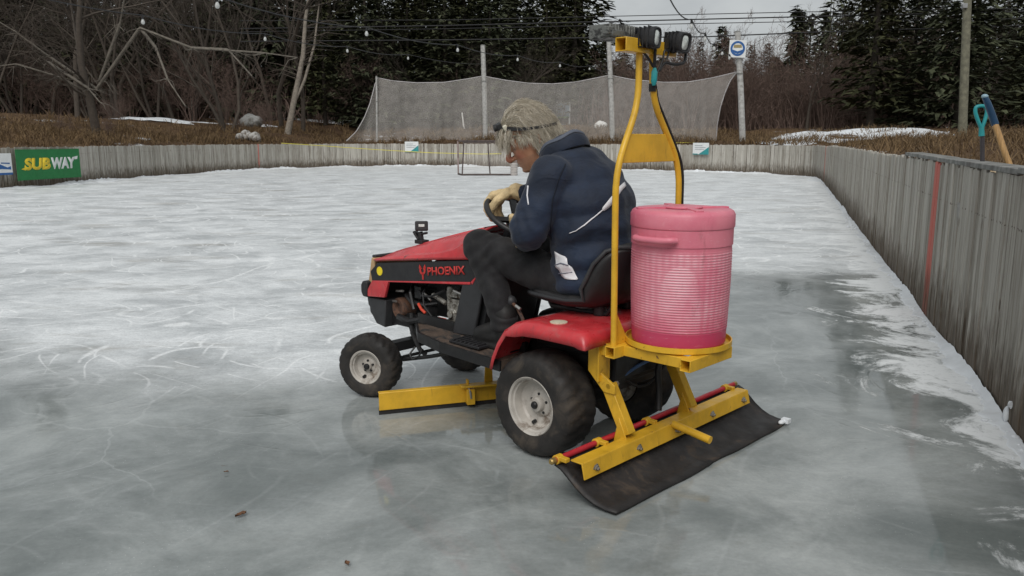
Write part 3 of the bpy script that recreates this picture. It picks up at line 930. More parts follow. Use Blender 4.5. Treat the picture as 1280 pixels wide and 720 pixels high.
# footboards
for sd in (1, -1):
    mb = MB()
    top = [(.945, .405), (.80, .40), (.60, .392), (.42, .385), (.205, .378)]
    rows = []
    for x, z in top:
        yo = .365 if x < .75 else .365 - (x - .75) * .75
        yi = .14
        rows.append([V((x, yi * sd, z + .012)), V((x, (yo - .035) * sd, z)), V((x, (yo - .004) * sd, z - .002)), V((x, yo * sd, z - .010)), V((x, yo * sd, z - .045)), V((x, yi * sd, z - .045))])
    mb.grid(rows, closed_u=True); mb.add(rows[0], [tuple(range(6))]); mb.add(rows[-1], [tuple(range(6))])
    fb = mb.build('footboard', floor_dirt, trac, smooth=25)
    mb = MB()
    ptsE = [V((x, ((.365 if x < .75 else .365 - (x - .75) * .75) + .004) * sd, z - .022)) for x, z in top]
    for a, b_ in zip(ptsE, ptsE[1:]): mb.bar(a, b_, .010, .048)
    ptsI = [V((x, .205 * sd, z + .028)) for x, z in top]
    for a, b_ in zip(ptsI, ptsI[1:]): mb.bar(a, b_, .022, .05)
    mb.build('edge_trim', black_paint, fb, smooth=0)
    mb = MB(); mb.box((.47, .285 * sd, .398), (.20, .11, .012))
    for i in range(7): mb.box((.39 + i * .027, .285 * sd, .407), (.012, .10, .008))
    mb.build('foot_pad', black_plastic, fb, bevel=.002)

# dash tower
mb = MB()
for sd in (1, -1):
    mb.prism([(.545, .735), (.462, .660), (.528, .405), (.678, .398), (.60, .66)], (0, .205 * sd, 0), (1, 0, 0), (0, 0, 1), -.018 * sd)
mb.prism([(.56, .84), (.46, .79), (.452, .655), (.52, .405), (.62, .405), (.60, .70)], (0, .178, 0), (1, 0, 0), (0, 0, 1), .356)
mb.build('dash_tower', dark_plate, trac, bevel=.006)
mb = MB(); mb.tube([(.55, 0, .80), (.47, 0, .935)], [.034, .026], 16); mb.lathe([(.05, 0), (.045, .05), (.03, .07)], (.545, 0, .79), (-.3, 0, .95), 20)
mb.build('steering_column', black_plastic, trac, smooth=40)
# steering wheel
SWC = V((.45, .0, .96)); SWN = V((-.53, 0, .848)).normalized(); SWR = .16
su = V((.848, 0, .53)).normalized(); sw_ = SWN.cross(su)
def rimpt(a, r_=SWR): return SWC + su * math.cos(a) * r_ + sw_ * math.sin(a) * r_
mb = MB()
ringp = [rimpt(2 * PI * i / 48) for i in range(48)]
rows = []
for i in range(48):
    c = ringp[i]; d = (c - SWC).normalized()
    rows.append([c + (d * math.cos(2 * PI * j / 12) + SWN * math.sin(2 * PI * j / 12)) * .0135 for j in range(12)])
rows.append(rows[0]); mb.grid(rows, closed_u=True)
for a in (R(90), R(210), R(330)):
    e = rimpt(a, SWR - .006); mb.bar(SWC - SWN * .02, e, .034, .012, SWN)
mb.lathe([(.045, -.03), (.048, 0), (.035, .014), (.001, .018)], SWC - SWN * .018, SWN, 24)
mb.build('steering_wheel', black_plastic, trac, smooth=40)

# fender deck ------------------------------------------------------------
prof = [(.252, .352), (.238, .40), (.205, .468), (.160, .530), (.110, .566), (.05, .582), (-.04, .588), (-.11, .588), (-.18, .588), (-.235, .587), (-.268, .579), (-.284, .556), (-.288, .520)]
ys = [-.408, -.405, -.392, -.37, -.34, -.25, -.21, -.2, 0, .2, .21, .25, .34, .37, .392, .405, .408]
rows = []
for i, (x, z) in enumerate(prof):
    nx, nz = (0, 1)
    a = prof[max(0, i - 1)]; b_ = prof[min(len(prof) - 1, i + 1)]
    t = V((b_[0] - a[0], 0, b_[1] - a[1])).normalized(); nrm = V((t.z, 0, -t.x))
    if nrm.z < 0: nrm = -nrm
    row = []
    for y in ys:
        ay = abs(y)
        drop = 0
        if ay > .40: drop = .060 if ay > .406 else .028
        elif ay > .385: drop = .008
        elif ay > .36: drop = .001
        dp = drop * (.55 if i < 4 else 1)
        if i < 7: row.append(V((x, y, z)) - nrm * dp)
        else: row.append(V((x + (.010 if ay > .406 and i >= 10 else 0), y, max(z - dp, .5205 - .0005 * (i - 9)))))
    rows.append(row)
mb = MB(); mb.grid(rows)
fd = mb.build('fender', red_paint, trac, smooth=50)
fd.modifiers.new('s', 'SOLIDIFY').thickness = .003
mb = MB(); mb.lathe([(.036, -.002), (.036, .003), (.028, .0045), (.001, .005)], (-.085, .325, .588), (0, 0, 1), 28)
bo = mb.build('badge', badge_cream, fd, smooth=30); bo.scale = (1, 1, 1)
# wheel-arch liner under the fender, between the wheels
mb = MB(); mb.box((-.04, 0, .49), (.42, .36, .13)); mb.build('rear_housing', black_paint, trac, bevel=.01)
# gear lever
mb = MB(); mb.tube([(.19, .245, .46), (.195, .24, .545), (.24, .225, .585), (.285, .212, .60)], .008, 8)
lv = mb.build('lever', rust, trac, smooth=40)
mb = MB(); mb.sphere((.296, .208, .606), (.024, .024, .026), 18, 12); mb.build('knob', dark_plate, lv, smooth=180)
mb = MB(); mb.tube([(.235, .225, .583), (.225, .25, .60), (.20, .25, .59)], .007, 8); mb.build('lever_catch', steel, lv, smooth=40)

# seat ------------------------------------------------------------
rows = []
sp = [(.235, .632, .12, .0), (.215, .655, .17, .0), (.16, .660, .205, .0), (.06, .645, .215, .012), (-.04, .635, .218, .022), (-.13, .638, .218, .032), (-.19, .665, .218, .05), (-.225, .725, .215, .06),
      (-.250, .80, .205, .055), (-.270, .86, .18, .04), (-.278, .885, .14, .02), (-.290, .892, .10, .0)]
for x, z, hw, sidez in sp:
    row = []
    for j in range(13):
        u = -1 + 2 * j / 12
        e = abs(u) ** 3
        fwdx = sidez * e * (1.5 if z > .66 else .0)
        row.append(V((x + fwdx, u * hw, z + (sidez * e if z <= .67 else sidez * .4 * e))))
    rows.append(row)
mb = MB(); mb.grid(rows)
so = mb.build('seat', seat_vinyl, trac, smooth=180, solid=.05)
sb = so.modifiers.new('sub', 'SUBSURF'); sb.levels = 2; sb.render_levels = 2
mb = MB()
edge = [r_[-1] + V((0, .006, .0)) for r_ in rows]
mb.tube(edge, .010, 8); mb.tube([r_[0] - V((0, .006, 0)) for r_ in rows], .010, 8)
mb.build('piping', dark_plate, so, smooth=60)
mb = MB()
for y in (.10, -.10):
    mb.tube([(.16, y, .61), (.15, y, .592), (-.02, y, .592), (-.16, y, .60), (-.18, y, .63)], .010, 8)
    mb.lathe([(.028, 0), (.03, .01), (.028, .02), (.03, .03), (.028, .04)], (-.12, y, .59), (0, 0, 1), 14)
mb.build('seat_bracket', black_paint, trac, smooth=40)
# ------------------------------------------------------------------ yellow rear rig (bolted to the tractor)
def hollow(mb, p0, p1, s=.045, t=.004, up=(0, 0, 1)):
    p0 = V(p0); p1 = V(p1); d = (p1 - p0).normalized(); sd = d.cross(V(up)).normalized(); u = sd.cross(d)
    h = s / 2
    out = [(-h, -h), (h, -h), (h, h), (-h, h)]; k = (h - t) / h
    P0 = [p0 + sd * a + u * b_ for a, b_ in out]; P1 = [p1 + sd * a + u * b_ for a, b_ in out]
    Q0 = [p0 + sd * a * k + u * b_ * k for a, b_ in out]; Q1 = [p1 + sd * a * k + u * b_ * k for a, b_ in out]
    vs = P0 + P1 + Q0 + Q1
    fs = []
    for i in range(4):
        j = (i + 1) % 4
        fs += [(i, j, 4 + j, 4 + i), (8 + i, 12 + i, 12 + j, 8 + j), (i, 8 + i, 8 + j, j), (4 + i, 4 + j, 12 + j, 12 + i)]
    mb.add(vs, fs)
BC = V((-.50, .09, .0))
mb = MB()
hollow(mb, (-.352, .335, .512), (-.352, -.20, .512)); hollow(mb, (-.665, .30, .512), (-.665, .0, .512))
for y in (.255, .022):
    mb.bar((-.3275, y, .512), (-.6425, y, .512), .04, .04)
mb.bar((-.24, .25, .50), (-.3295, .25, .50), .05, .05); mb.bar((-.24, -.15, .50), (-.3295, -.15, .50), .05, .05)
plat = mb.build('barrel_platform', yellow_paint, trac, bevel=.002)
mb = MB()
mb.lathe([(.001, .0), (.202, 0), (.206, .003), (.206, .024), (.202, .024), (.201, .006), (.001, .005)], BC + V((0, 0, .536)), (0, 0, 1), 64)
mb.build('barrel_tray', yellow_paint, plat, smooth=40)
# mast
mb = MB()
def bend(pts, n=5):
    """round the corners of a polyline"""
    out = [V(pts[0])]
    for a, b_, c in zip(pts, pts[1:], pts[2:]):
        a, b_, c = V(a), V(b_), V(c)
        l = min((b_ - a).length, (c - b_).length, .22) * .45
        p = b_ + (a - b_).normalized() * l; q = b_ + (c - b_).normalized() * l
        for i in range(n + 1):
            t = i / n; out.append(p.lerp(b_, t).lerp(b_.lerp(q, t), t))
    out.append(V(pts[-1])); return out
mxx = -.345
mb.tube(bend([(mxx, .300, .535), (mxx, .312, 1.205), (mxx, .180, 1.455), (mxx, .183, 1.640)]), .0125, 14)
mb.tube(bend([(mxx, -.125, .535), (mxx, -.120, 1.215), (mxx, .085, 1.468), (mxx, .098, 1.640)]), .0125, 14)
mast = mb.build('mast', yellow_paint, trac, smooth=60)
mb = MB(); mb.prism([(.238, 1.340), (-.018, 1.340), (-.090, 1.232), (.282, 1.232)], (mxx - .004, 0, 0), (0, 1, 0), (0, 0, 1), .008)
mb.build('mast_plate', yellow_paint, mast, bevel=.002)
mb = MB(); mb.prism([(.285, .535), (.29, .66), (.21, .535)], (mxx - .004, 0, 0), (0, 1, 0), (0, 0, 1), .008); mb.build('gusset', yellow_paint, mast, bevel=.001)
mb = MB(); mb.prism([(-.11, .535), (-.115, .66), (-.04, .535)], (mxx - .004, 0, 0), (0, 1, 0), (0, 0, 1), .008)
mb.build('gusset', yellow_paint, mast, bevel=.001)
mb = MB(); hollow(mb, (mxx, .30, 1.660), (mxx, -.03, 1.660), .05)
mb.build('crossbar', yellow_paint, mast, bevel=.002)
mb = MB()
mb.lathe([(.0145, 0), (.0145, .03)], (mxx, .090, 1.50), (0, 0, 1), 14); mb.build('clamp', black_paint, mast)
# work lamps
def worklamp(c, yaw, pitch, s=1.0):
    rot = (Quaternion((0, 0, 1), yaw) @ Quaternion((0, 1, 0), pitch)).to_matrix()   # +x is the lens side
    mb = MB()
    n = 28; rows = []
    for (x, w, h) in ((-.058, .018, .02), (-.052, .034, .034), (-.03, .044, .042), (0, .052, .046), (.030, .055, .049), (.040, .055, .049), (.043, .049, .043), (.036, .044, .038)):
        row = []
        for j in range(n):
            a = 2 * PI * j / n; cx, sx = math.cos(a), math.sin(a)
            e = .55
            row.append(V(c) + rot @ V((x * s, math.copysign(abs(cx) ** e, cx) * w * s, math.copysign(abs(sx) ** e, sx) * h * s)))
        rows.append(row)
    mb.grid(rows, closed_u=True); mb.add(rows[0], [tuple(range(n))]); mb.add(rows[-1], [tuple(range(n))])
    for i in range(4): mb.box(V(c) + rot @ V((-.045 + i * .018, 0, 0)), (.004 * s, .085 * s + i * .007, .085 * s + i * .004), rot)
    o = mb.build('work_lamp', black_plastic, mast, smooth=40)
    m2 = MB(); rows = []
    for x, k in ((.037, 1.0), (.042, .8), (.044, 0.001)):
        rows.append([V(c) + rot @ V((x * s, math.copysign(abs(math.cos(2 * PI * j / n)) ** .6, math.cos(2 * PI * j / n)) * .026 * k * s, math.copysign(abs(math.sin(2 * PI * j / n)) ** .6, math.sin(2 * PI * j / n)) * .034 * k * s)) for j in range(n)])
    m2.grid(rows, closed_u=True)
    for v_ in range(0): pass
    # the lens belongs to the lamp: one mesh with two materials
    me = o.data; me.materials.append(lens_white)
    bm = bmesh.new(); bm.from_mesh(me)
    base = [bm.verts.new(p) for p in m2.v]; bm.verts.ensure_lookup_table()
    for f in m2.f:
        try:
            ff = bm.faces.new([base[i] for i in f]); ff.material_index = 1; ff.smooth = True
        except ValueError: pass
    bm.to_mesh(me); bm.free()
    return o
worklamp((-.385, .178, 1.690), PI + R(14), R(3), .78); worklamp((-.40, .005, 1.686), PI + R(2), R(8), .78)
# two forward lamps seen from behind
mb = MB()
for yy, xx in ((.262, -.25), (.185, -.255)):
    mb.box((xx, yy, 1.712), (.10, .085, .05)); 
    for i in range(5): mb.box((xx - .055, yy - .032 + i * .016, 1.712), (.03, .006, .046))
mb.bar((-.29, .315, 1.703), (-.29, .16, 1.703), .06, .022); mb.bar((-.34, .23, 1.688), (-.27, .23, 1.70), .03, .01); mb.bar((-.3, .335, 1.710), (-.3, .16, 1.716), .03, .026)
mb.build('work_lamp', M('lamp_housing', (.16, .165, .155), .5, .2, dirt=(.04, .04, .04), dthr=(.45, .6), dscale=25), mast, bevel=.006)
for yy, xx in ((.178, -.385), (.005, -.40)):
    mb = MB(); mb.bar((xx + .02, yy - .049, 1.66), (xx + .02, yy - .049, 1.70), .02, .004, (0, 1, 0)); mb.bar((xx + .02, yy + .049, 1.66), (xx + .02, yy + .049, 1.70), .02, .004, (0, 1, 0))
    mb.bar((xx + .02, yy - .051, 1.655), (xx + .02, yy + .051, 1.655), .02, .004); mb.bar((xx + .02, yy, 1.652), (mxx, yy, 1.652), .02, .01)
    mb.build('lamp_bracket', black_paint, mast)
mb = MB()
mb.tube(bend([(-.38, .13, 1.66), (-.375, .125, 1.61), (-.37, .118, 1.56), (-.372, .12, 1.53)]), .006, 8)
mb.tube(bend([(-.40, -.05, 1.655), (-.41, -.03, 1.61), (-.40, .03, 1.60), (-.385, .075, 1.61), (-.38, .10, 1.575)]), .006, 8)
mb.tube(bend([(-.36, .19, 1.645), (-.37, .16, 1.62), (-.372, .13, 1.59)]), .005, 8)
mb.tube(bend([(-.385, .06, 1.62), (-.39, .05, 1.65), (-.39, .085, 1.655), (-.39, .09, 1.62), (-.38, .11, 1.57)]), .004, 6)
side = [V((mxx - .004, .074, 1.52)), V((mxx - .004, .062, 1.47)), V((mxx - .004, -.04, 1.345)), V((mxx - .004, -.142, 1.215)), V((mxx - .004, -.146, .9)), V((mxx - .004, -.148, .56))]
mb.tube(bend([(-.372, .118, 1.53)] + [tuple(p) for p in side]), .006, 8)
mb.build('lamp_cable', cable_rubber, mast, smooth=60)
mb = MB(); mb.tube([(-.374, .122, 1.585), (-.374, .122, 1.57), (-.374, .124, 1.535), (-.374, .124, 1.52)], [.006, .012, .012, .006], 10)
mb.build('cable_connector', teal_plastic, mast, smooth=30)
# pivots and arms
mb = MB()
mb.prism([(-.200, .53), (-.265, .53), (-.265, .40), (-.335, .36), (-.335, .325), (-.28, .325), (-.2, .40)], (0, .275, 0), (1, 0, 0), (0, 0, 1), .012)
mb.prism([(-.200, .53), (-.265, .53), (-.265, .40), (-.335, .36), (-.335, .325), (-.28, .325), (-.2, .40)], (0, -.235, 0), (1, 0, 0), (0, 0, 1), .012)
mb.bar((-.262, .29, .45), (-.262, .215, .45), .17, .008, (1, 0, 0))
mb.bar((-.262, -.18, .42), (-.262, -.25, .42), .14, .008, (1, 0, 0)); mb.bar((-.215, .26, .47), (-.215, -.24, .47), .03, .05)
mb.build('hitch_plate', yellow_paint, trac, bevel=.002)
ARM = [((-.285, .245, .352), (-.385, .245, .165)), ((-.285, -.215, .352), (-.385, -.215, .165))]
for a, b_ in ARM:
    mb = MB(); a = V(a); b_ = V(b_)
    mb.bar(a, b_, .044, .05, (1, 0, .5))
    mb.prism([(-.355, .235), (-.41, .125), (-.33, .125)], (0, a.y + .026, 0), (1, 0, 0), (0, 0, 1), .006)
    ao = mb.build('lift_arm', yellow_paint, trac, bevel=.003)
    mb = MB(); mb.lathe([(.012, 0), (.012, .008)], a + V((-.018, .022, -.0)), (0, 1, 0), 6); mb.build('bolt', steel, ao, smooth=20)
    mb = MB(); mb.lathe([(.012, 0), (.012, .008)], a + V((-.018, -.03, -.0)), (0, 1, 0), 6); mb.build('bolt', steel, ao, smooth=20)
# angle iron
YA, YB = .58, -.66
mb = MB()
mb.bar((-.395, YA, .150), (-.395, YB, .150), .055, .006)
fl0 = V((-.4235, 0, .151)); fl1 = V((-.437, 0, .092))
for (q0, q1) in (((YA), (YB)),):
    vs = []
    for y in (q0, q1):
        for p, o_ in ((fl0, 0), (fl1, 0)):
            vs += [V((p.x, y, p.z)), V((p.x + .006, y, p.z - .001))]
    mb.add(vs, [(0, 2, 3, 1), (4, 5, 7, 6), (0, 4, 6, 2), (1, 3, 7, 5), (0, 1, 5, 4), (2, 6, 7, 3)])
ang = mb.build('angle_bar', yellow_paint, trac, bevel=.0015)
for y in (.51, .235, -.04, -.32, -.60):
    mb = MB(); nrm = V((-.97, 0, -.22)).normalized(); c = V((-.4315, y, .121))
    mb.lathe([(.016, 0), (.016, .002), (.011, .002), (.011, .009), (.006, .009), (.006, .017), (.0005, .018)], c, nrm, 6)
    mb.build('bolt', steel, ang, smooth=20)
mb = MB(); mb.tube([(-.424, -.02, .150), (-.60, -.02, .125)], .0165, 14); mb.build('handle_tube', yellow_paint, ang, smooth=40)
# red rod with its tabs
mb = MB(); mb.tube([(-.325, .62, .150), (-.325, -.70, .150)], .0115, 12)
rod = mb.build('spray_rod', red_rod, trac, smooth=40)
for y in (.60, .365, .03, -.28, -.62):
    mb = MB(); mb.bar((-.372, y, .156), (-.318, y, .156), .022, .016); mb.lathe([(.018, -.016), (.018, .016)], (-.325, y, .150), (0, 1, 0), 14)
    mb.build('rod_tab', yellow_paint, rod, bevel=.002)
mb = MB(); mb.lathe([(.012, 0), (.012, .02), (.008, .025)], (-.325, .62, .150), (0, 1, 0), 12); mb.build('rod_cap', brass, rod, smooth=30)
mb = MB(); mb.lathe([(.012, 0), (.012, .02)], (-.325, -.70, .150), (0, -1, 0), 12); mb.build('rod_cap', brass, rod, smooth=30)
# drag mat
prof = [(-.322, .132), (-.350, .118), (-.385, .086), (-.415, .058), (-.450, .034), (-.490, .017), (-.535, .008), (-.585, .006)]
rows = []
n = 44
for j in range(n + 1):
    t = j / n; y = .618 - t * (1.372)
    row = []
    for i, (x, z) in enumerate(prof):
        wv = .006 * noise.noise(V((x * 9, y * 5, 1.3)))
        lift = .010 * max(0, abs(t - .5) * 2 - .9) * 10 * (i / 7)
        tail = (.012 * noise.noise(V((y * 4, 8.8, 2))) if i == 7 else 0)
        row.append(V((x + tail, y - .035 * (t < .5) * (i / 7) + .0, z + abs(wv) + lift * .5)))
    rows.append(row)
mb = MB(); mb.grid(rows)
mt = mb.build('drag_mat', rubber_mat, trac, smooth=180, recalc=True)
md = mt.modifiers.new('s', 'SOLIDIFY'); md.thickness = .009; md.offset = 0
mb = MB(); mb.box((-.585, -.735, .022), (.035, .03, .02)); mb.sphere((-.578, -.71, .02), (.014, .03, .01), 10, 6); mb.build('ice_clump', snow_m, mt, smooth=60)
# hoses
mb = MB(); mb.tube(bend([(-.25, .16, .335), (-.27, .02, .385), (-.30, -.16, .41)]), .008, 8); mb.build('blue_hose', blue_hose, trac, smooth=60)
mb = MB(); mb.tube(bend([(-.33, -.10, .44), (-.29, -.09, .36), (-.31, -.08, .25), (-.33, -.05, .18)]), .014, 10); mb.tube(bend([(-.22, .10, .36), (-.26, .02, .28), (-.25, -.10, .27), (-.29, -.16, .36)]), .006, 8)
mb.build('feed_hose', cable_rubber, trac, smooth=60)
# front scraper blade
b0 = V((.900, .505, 0)); b1 = V((.40, -.42, 0)); bd = (b1 - b0).normalized()
bn = V((bd.y, -bd.x, 0))
if bn.x > 0: bn = -bn
mb = MB(); mb.bar(b0 + V((0, 0, .068)), b1 + V((0, 0, .068)), .008, .088); mb.bar(b0 + bn * -.012 + V((0, 0, .110)), b1 + bn * -.012 + V((0, 0, .110)), .03, .006)
bl = mb.build('scraper_blade', yellow_paint, trac, bevel=.002)
mb = MB(); mb.bar(b0 + bn * -.008 + V((0, 0, .018)), b1 + bn * -.008 + V((0, 0, .018)), .008, .034); mb.build('rubber_edge', rubber_mat, bl)
def onb(s_, off, z): return b0 + bd * s_ + bn * off + V((0, 0, z))
mb = MB()
pp = onb(.50, .02, 0)
mb.prism([(-.025, .06), (.025, .06), (.018, .20), (0, .222), (-.018, .20)], onb(.56, -.03, 0), bd, (0, 0, 1), .008)
mb.bar(onb(.44, .012, .085), onb(.44, .012, .145), .03, .01, bd); mb.bar(onb(.43, .03, .062), onb(.47, .03, .062), .035, .08)
mb.bar(onb(.40, .03, .118), onb(.78, .05, .118), .05, .01); mb.bar(onb(.62, .03, .12), onb(.80, .20, .24), .04, .03)
mb.build('blade_bracket', yellow_paint, bl, bevel=.002)
mb = MB(); mb.tube([onb(.44, .035, .11), onb(.445, .05, .085), onb(.45, .045, .055)], .006, 8); mb.build('pin', steel, bl, smooth=40)

# ------------------------------------------------------------------ water barrel
def barrel_mat():
    m, nt, b = newmat('pink_plastic'); k = NT(nt); c = k.coord()
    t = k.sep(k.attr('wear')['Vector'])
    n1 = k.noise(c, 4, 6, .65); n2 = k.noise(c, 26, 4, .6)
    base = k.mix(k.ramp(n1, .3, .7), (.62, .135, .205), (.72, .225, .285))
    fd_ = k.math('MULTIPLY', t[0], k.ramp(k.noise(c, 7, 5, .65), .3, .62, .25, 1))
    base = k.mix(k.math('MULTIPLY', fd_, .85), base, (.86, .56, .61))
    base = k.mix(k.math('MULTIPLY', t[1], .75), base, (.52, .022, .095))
    base = k.mix(k.ramp(n2, .6, .8, 0, .3), base, (.80, .5, .52))
    sc_ = k.ramp(k.noise(k.mapping(c, (3, 3, 14)), 7, 6, .75, 1.5), .60, .72)
    base = k.mix(k.math('MULTIPLY', sc_, .55), base, (.84, .58, .62))
    gm = k.ramp(k.noise(k.mapping(c, (5, 5, 1.2)), 5, 6, .7), .56, .76)
    base = k.mix(k.math('MULTIPLY', gm, .45), base, (.30, .09, .10))
    k.put(b.inputs['Base Color'], base); b.inputs['Roughness'].default_value = .42
    b.inputs['Subsurface Weight'].default_value = .08; b.inputs['Subsurface Radius'].default_value = (.02, .006, .006)
    k.put(b.inputs['Normal'], k.bump(n2, .12, .003))
    return m
pink = barrel_mat()
bar = empty('water_barrel', TO, TH, 'faded pink ribbed plastic water barrel with lid standing on the yellow platform', 'barrel')
BZ = .543
facing = math.atan2((loc(EYEP) - BC).y, (loc(EYEP) - BC).x)
mb = MB(); zs = []
H_ = .500
n = 180; rows = []; wear = []
nz = 260
for i in range(nz + 1):
    z = H_ * .925 * i / nz
    f = z / H_
    r0 = .180 + .009 * min(1, f / .5) if f < .5 else .189
    if f < .03: r0 -= .010 * (1 - f / .03) ** 2
    if f > .775: r0 += .0035
    if f > .90: r0 -= .001
    row = []
    for j in range(n):
        a = 2 * PI * j / n
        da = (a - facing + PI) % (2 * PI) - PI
        rb = 0; wx = 0; wy = 0
        if .115 < f < .745:
            ph = (z / .0100) % 1.0
            rb = .0024 * (.5 + .5 * math.cos(2 * PI * ph))
            colm = .55 + .45 * math.cos(da * 46)
            arch = (da / .42) ** 2 + ((f - .12) / .52) ** 4
            if arch < 1: colm = 1.0
            elif arch < 1.35: colm *= .55
            rb *= .35 + .65 * colm
            edge = min(1, (f - .115) / .02, (.745 - f) / .02)
            rb *= max(0, edge)
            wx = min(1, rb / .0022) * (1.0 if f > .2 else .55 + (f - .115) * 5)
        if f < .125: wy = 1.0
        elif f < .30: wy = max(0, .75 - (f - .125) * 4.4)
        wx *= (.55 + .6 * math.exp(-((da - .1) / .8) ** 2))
        row.append(BC + V((math.cos(a) * (r0 + rb), math.sin(a) * (r0 + rb), BZ + z)))
        wear.append((min(1, wx), wy, 0))
    rows.append(row)
mb.grid(rows, closed_u=True)
nb_ = len(mb.v)
mb.add(rows[0], [tuple(range(n))]); wear += [(0, 1, 0)] * n
bb = mb.build('barrel_body', pink, bar, smooth=60)
def setattrv(o, name, vals):
    a = o.data.attributes.new(name, 'FLOAT_VECTOR', 'POINT')
    a.data.foreach_set('vector', [c for v_ in vals for c in v_])
setattrv(bb, 'wear', wear)
mb = MB()
zl = BZ + H_ * .90
mb.lathe([(.192, 0), (.1955, .002), (.197, .010), (.1965, .050), (.190, .062), (.180, .068), (.15, .071), (.10, .069), (.001, .068)], BC + V((0, 0, zl)), (0, 0, 1), 96)
for q in range(4):
    a = facing + R(20) + q * PI / 2
    d = V((math.cos(a), math.sin(a), 0))
    mb.bar(BC + d * .05 + V((0, 0, zl + .071)), BC + d * .180 + V((0, 0, zl + .069)), .03, .010)
mb.lathe([(.075, .0), (.075, .006), (.06, .009), (.001, .009)], BC + V((0, 0, zl + .070)), (0, 0, 1), 40)
lid = mb.build('lid', pink, bar, smooth=45, bevel=.002)
for s_ in (facing - R(30), facing - R(30) + PI):
    d = V((math.cos(s_), math.sin(s_), 0)); t = V((-d.y, d.x, 0)); c = BC + V((0, 0, BZ + .415))
    mb = MB()
    pts = [c + d * .186 + t * -.085, c + d * .206 + t * -.078 + V((0, 0, .002)), c + d * .219 + t * -.045, c + d * .221, c + d * .219 + t * .045, c + d * .206 + t * .078 + V((0, 0, .002)), c + d * .186 + t * .085]
    mb.tube(bend([tuple(p) for p in pts], 3), .0125, 10)
    mb.build('grip_handle', pink, bar, smooth=60)

# ------------------------------------------------------------------ action camera on the hood
ac = empty('action_camera', TO, TH, 'small black action camera clamped on top of the red hood', 'camera')
hb = pl(514, 301, 1, .06)
base = V((1.10, .05, hood_z(1.10)[1] + .012))
mb = MB(); mb.box(base + V((0, 0, .010)), (.06, .05, .02)); mb.bar(base + V((0, 0, .015)), base + V((.01, 0, .062)), .02, .018, (1, 0, 0)); mb.tube([base + V((.045, .0, .055)), base + V((.0, 0, .05)), base + V((-.045, 0, .06))], .007, 8)
mb.bar(base + V((.015, 0, .02)), base + V((.055, 0, .06)), .03, .012)
mb.build('mount', black_plastic, ac, bevel=.003)
mb = MB(); rot = Quaternion((0, 0, 1), R(-40)).to_matrix() @ Quaternion((0, 1, 0), R(8)).to_matrix()
mb.box(base + V((0, 0, .092)), (.035, .068, .052), rot); ab = mb.build('camera_body', black_plastic, ac, bevel=.007, segs=3)
mb = MB(); mb.box(base + V((0, 0, .092)) + rot @ V((-.0175, 0, .002)), (.003, .030, .014), rot); mb.build('screen', lens_white, ab, bevel=.001)
mb = MB(); mb.lathe([(.011, 0), (.011, .006), (.008, .007), (.001, .006)], base + V((0, 0, .092)) + rot @ V((.017, .014, .008)), rot @ V((1, 0, 0)), 18); mb.build('lens', black_paint, ab, smooth=40)

# ------------------------------------------------------------------ the driver
per = empty('person', TO, TH, 'driver in navy jacket hunched on the tractor seat with gloved hands on the wheel', 'person')
HEADC = V((.305, .07, 1.322)); HYAW = R(45); HPIT = R(28); HS = 1.09
hrot = (Quaternion((0, 0, 1), HYAW) @ Quaternion((0, 1, 0), HPIT) @ Quaternion((1, 0, 0), R(-9))).to_matrix()
def hp(p): return HEADC + hrot @ (V(p) * HS)
NECK0 = V((.15, .03, 1.22))
J = dict(
    pelvis=V((.00, 0, .73)), chest=V((.06, .01, 1.02)), neck=NECK0,
    shL=V((.065, .205, 1.165)), elL=V((.110, .292, .955)), wrL=V((.250, .17, .870)),
    shR=V((.10, -.165, 1.145)), elR=V((.27, -.235, .985)), wrR=V((.452, .0, 1.078)),
    hipL=V((.03, .105, .70)), knL=V((.505, .190, .835)), anL=V((.310, .235, .49)),
    hipR=V((.03, -.105, .70)), knR=V((.505, -.19, .815)), anR=V((.33, -.235, .49)))
# body (skin): one continuous figure
lev = [(.128, -.012, -.018, .010), (.122, .030, -.045, .030), (.110, .062, -.074, .050), (.090, .084, -.094, .064), (.065, .095, -.103, .073), (.040, .0985, -.106, .0765), (.020, .100, -.106, .077), (.004, .095, -.104, .076),
       (-.015, .092, -.099, .0735), (-.035, .092, -.088, .070), (-.055, .093, -.070, .066), (-.072, .092, -.054, .061), (-.088, .090, -.036, .054), (-.102, .088, -.012, .046), (-.113, .080, .012, .034), (-.120, .062, .030, .018)]
def head_rows(grow=0.0):
    rows = []
    for z, xf, xb, hw in lev:
        cx = (xf + xb) / 2; hx = (xf - xb) / 2 + grow; w = hw + grow
        row = []
        for j in range(64):
            a = 2 * PI * j / 64
            ca, sa = math.cos(a), math.sin(a)
            e = .86
            x = cx + math.copysign(abs(ca) ** e, ca) * hx; y = math.copysign(abs(sa) ** e, sa) * w
            if ca > .2 and z < 0: y *= 1 - .16 * (ca - .2) * min(1, -z / .06)
            row.append(V((x, y, z + grow * (1 if z > .05 else 0))))
        rows.append(row)
    return rows
def bump_(p, c, s, amp):
    d2 = sum(((p[i] - c[i]) / s[i]) ** 2 for i in range(3)); return amp * math.exp(-d2)
rows = head_rows()
fine_rows = []
for i in range(len(rows) - 1):
    for q in range(4):
        t = q / 4; fine_rows.append([a.lerp(b_, t) for a, b_ in zip(rows[i], rows[i + 1])])
fine_rows.append(rows[-1])
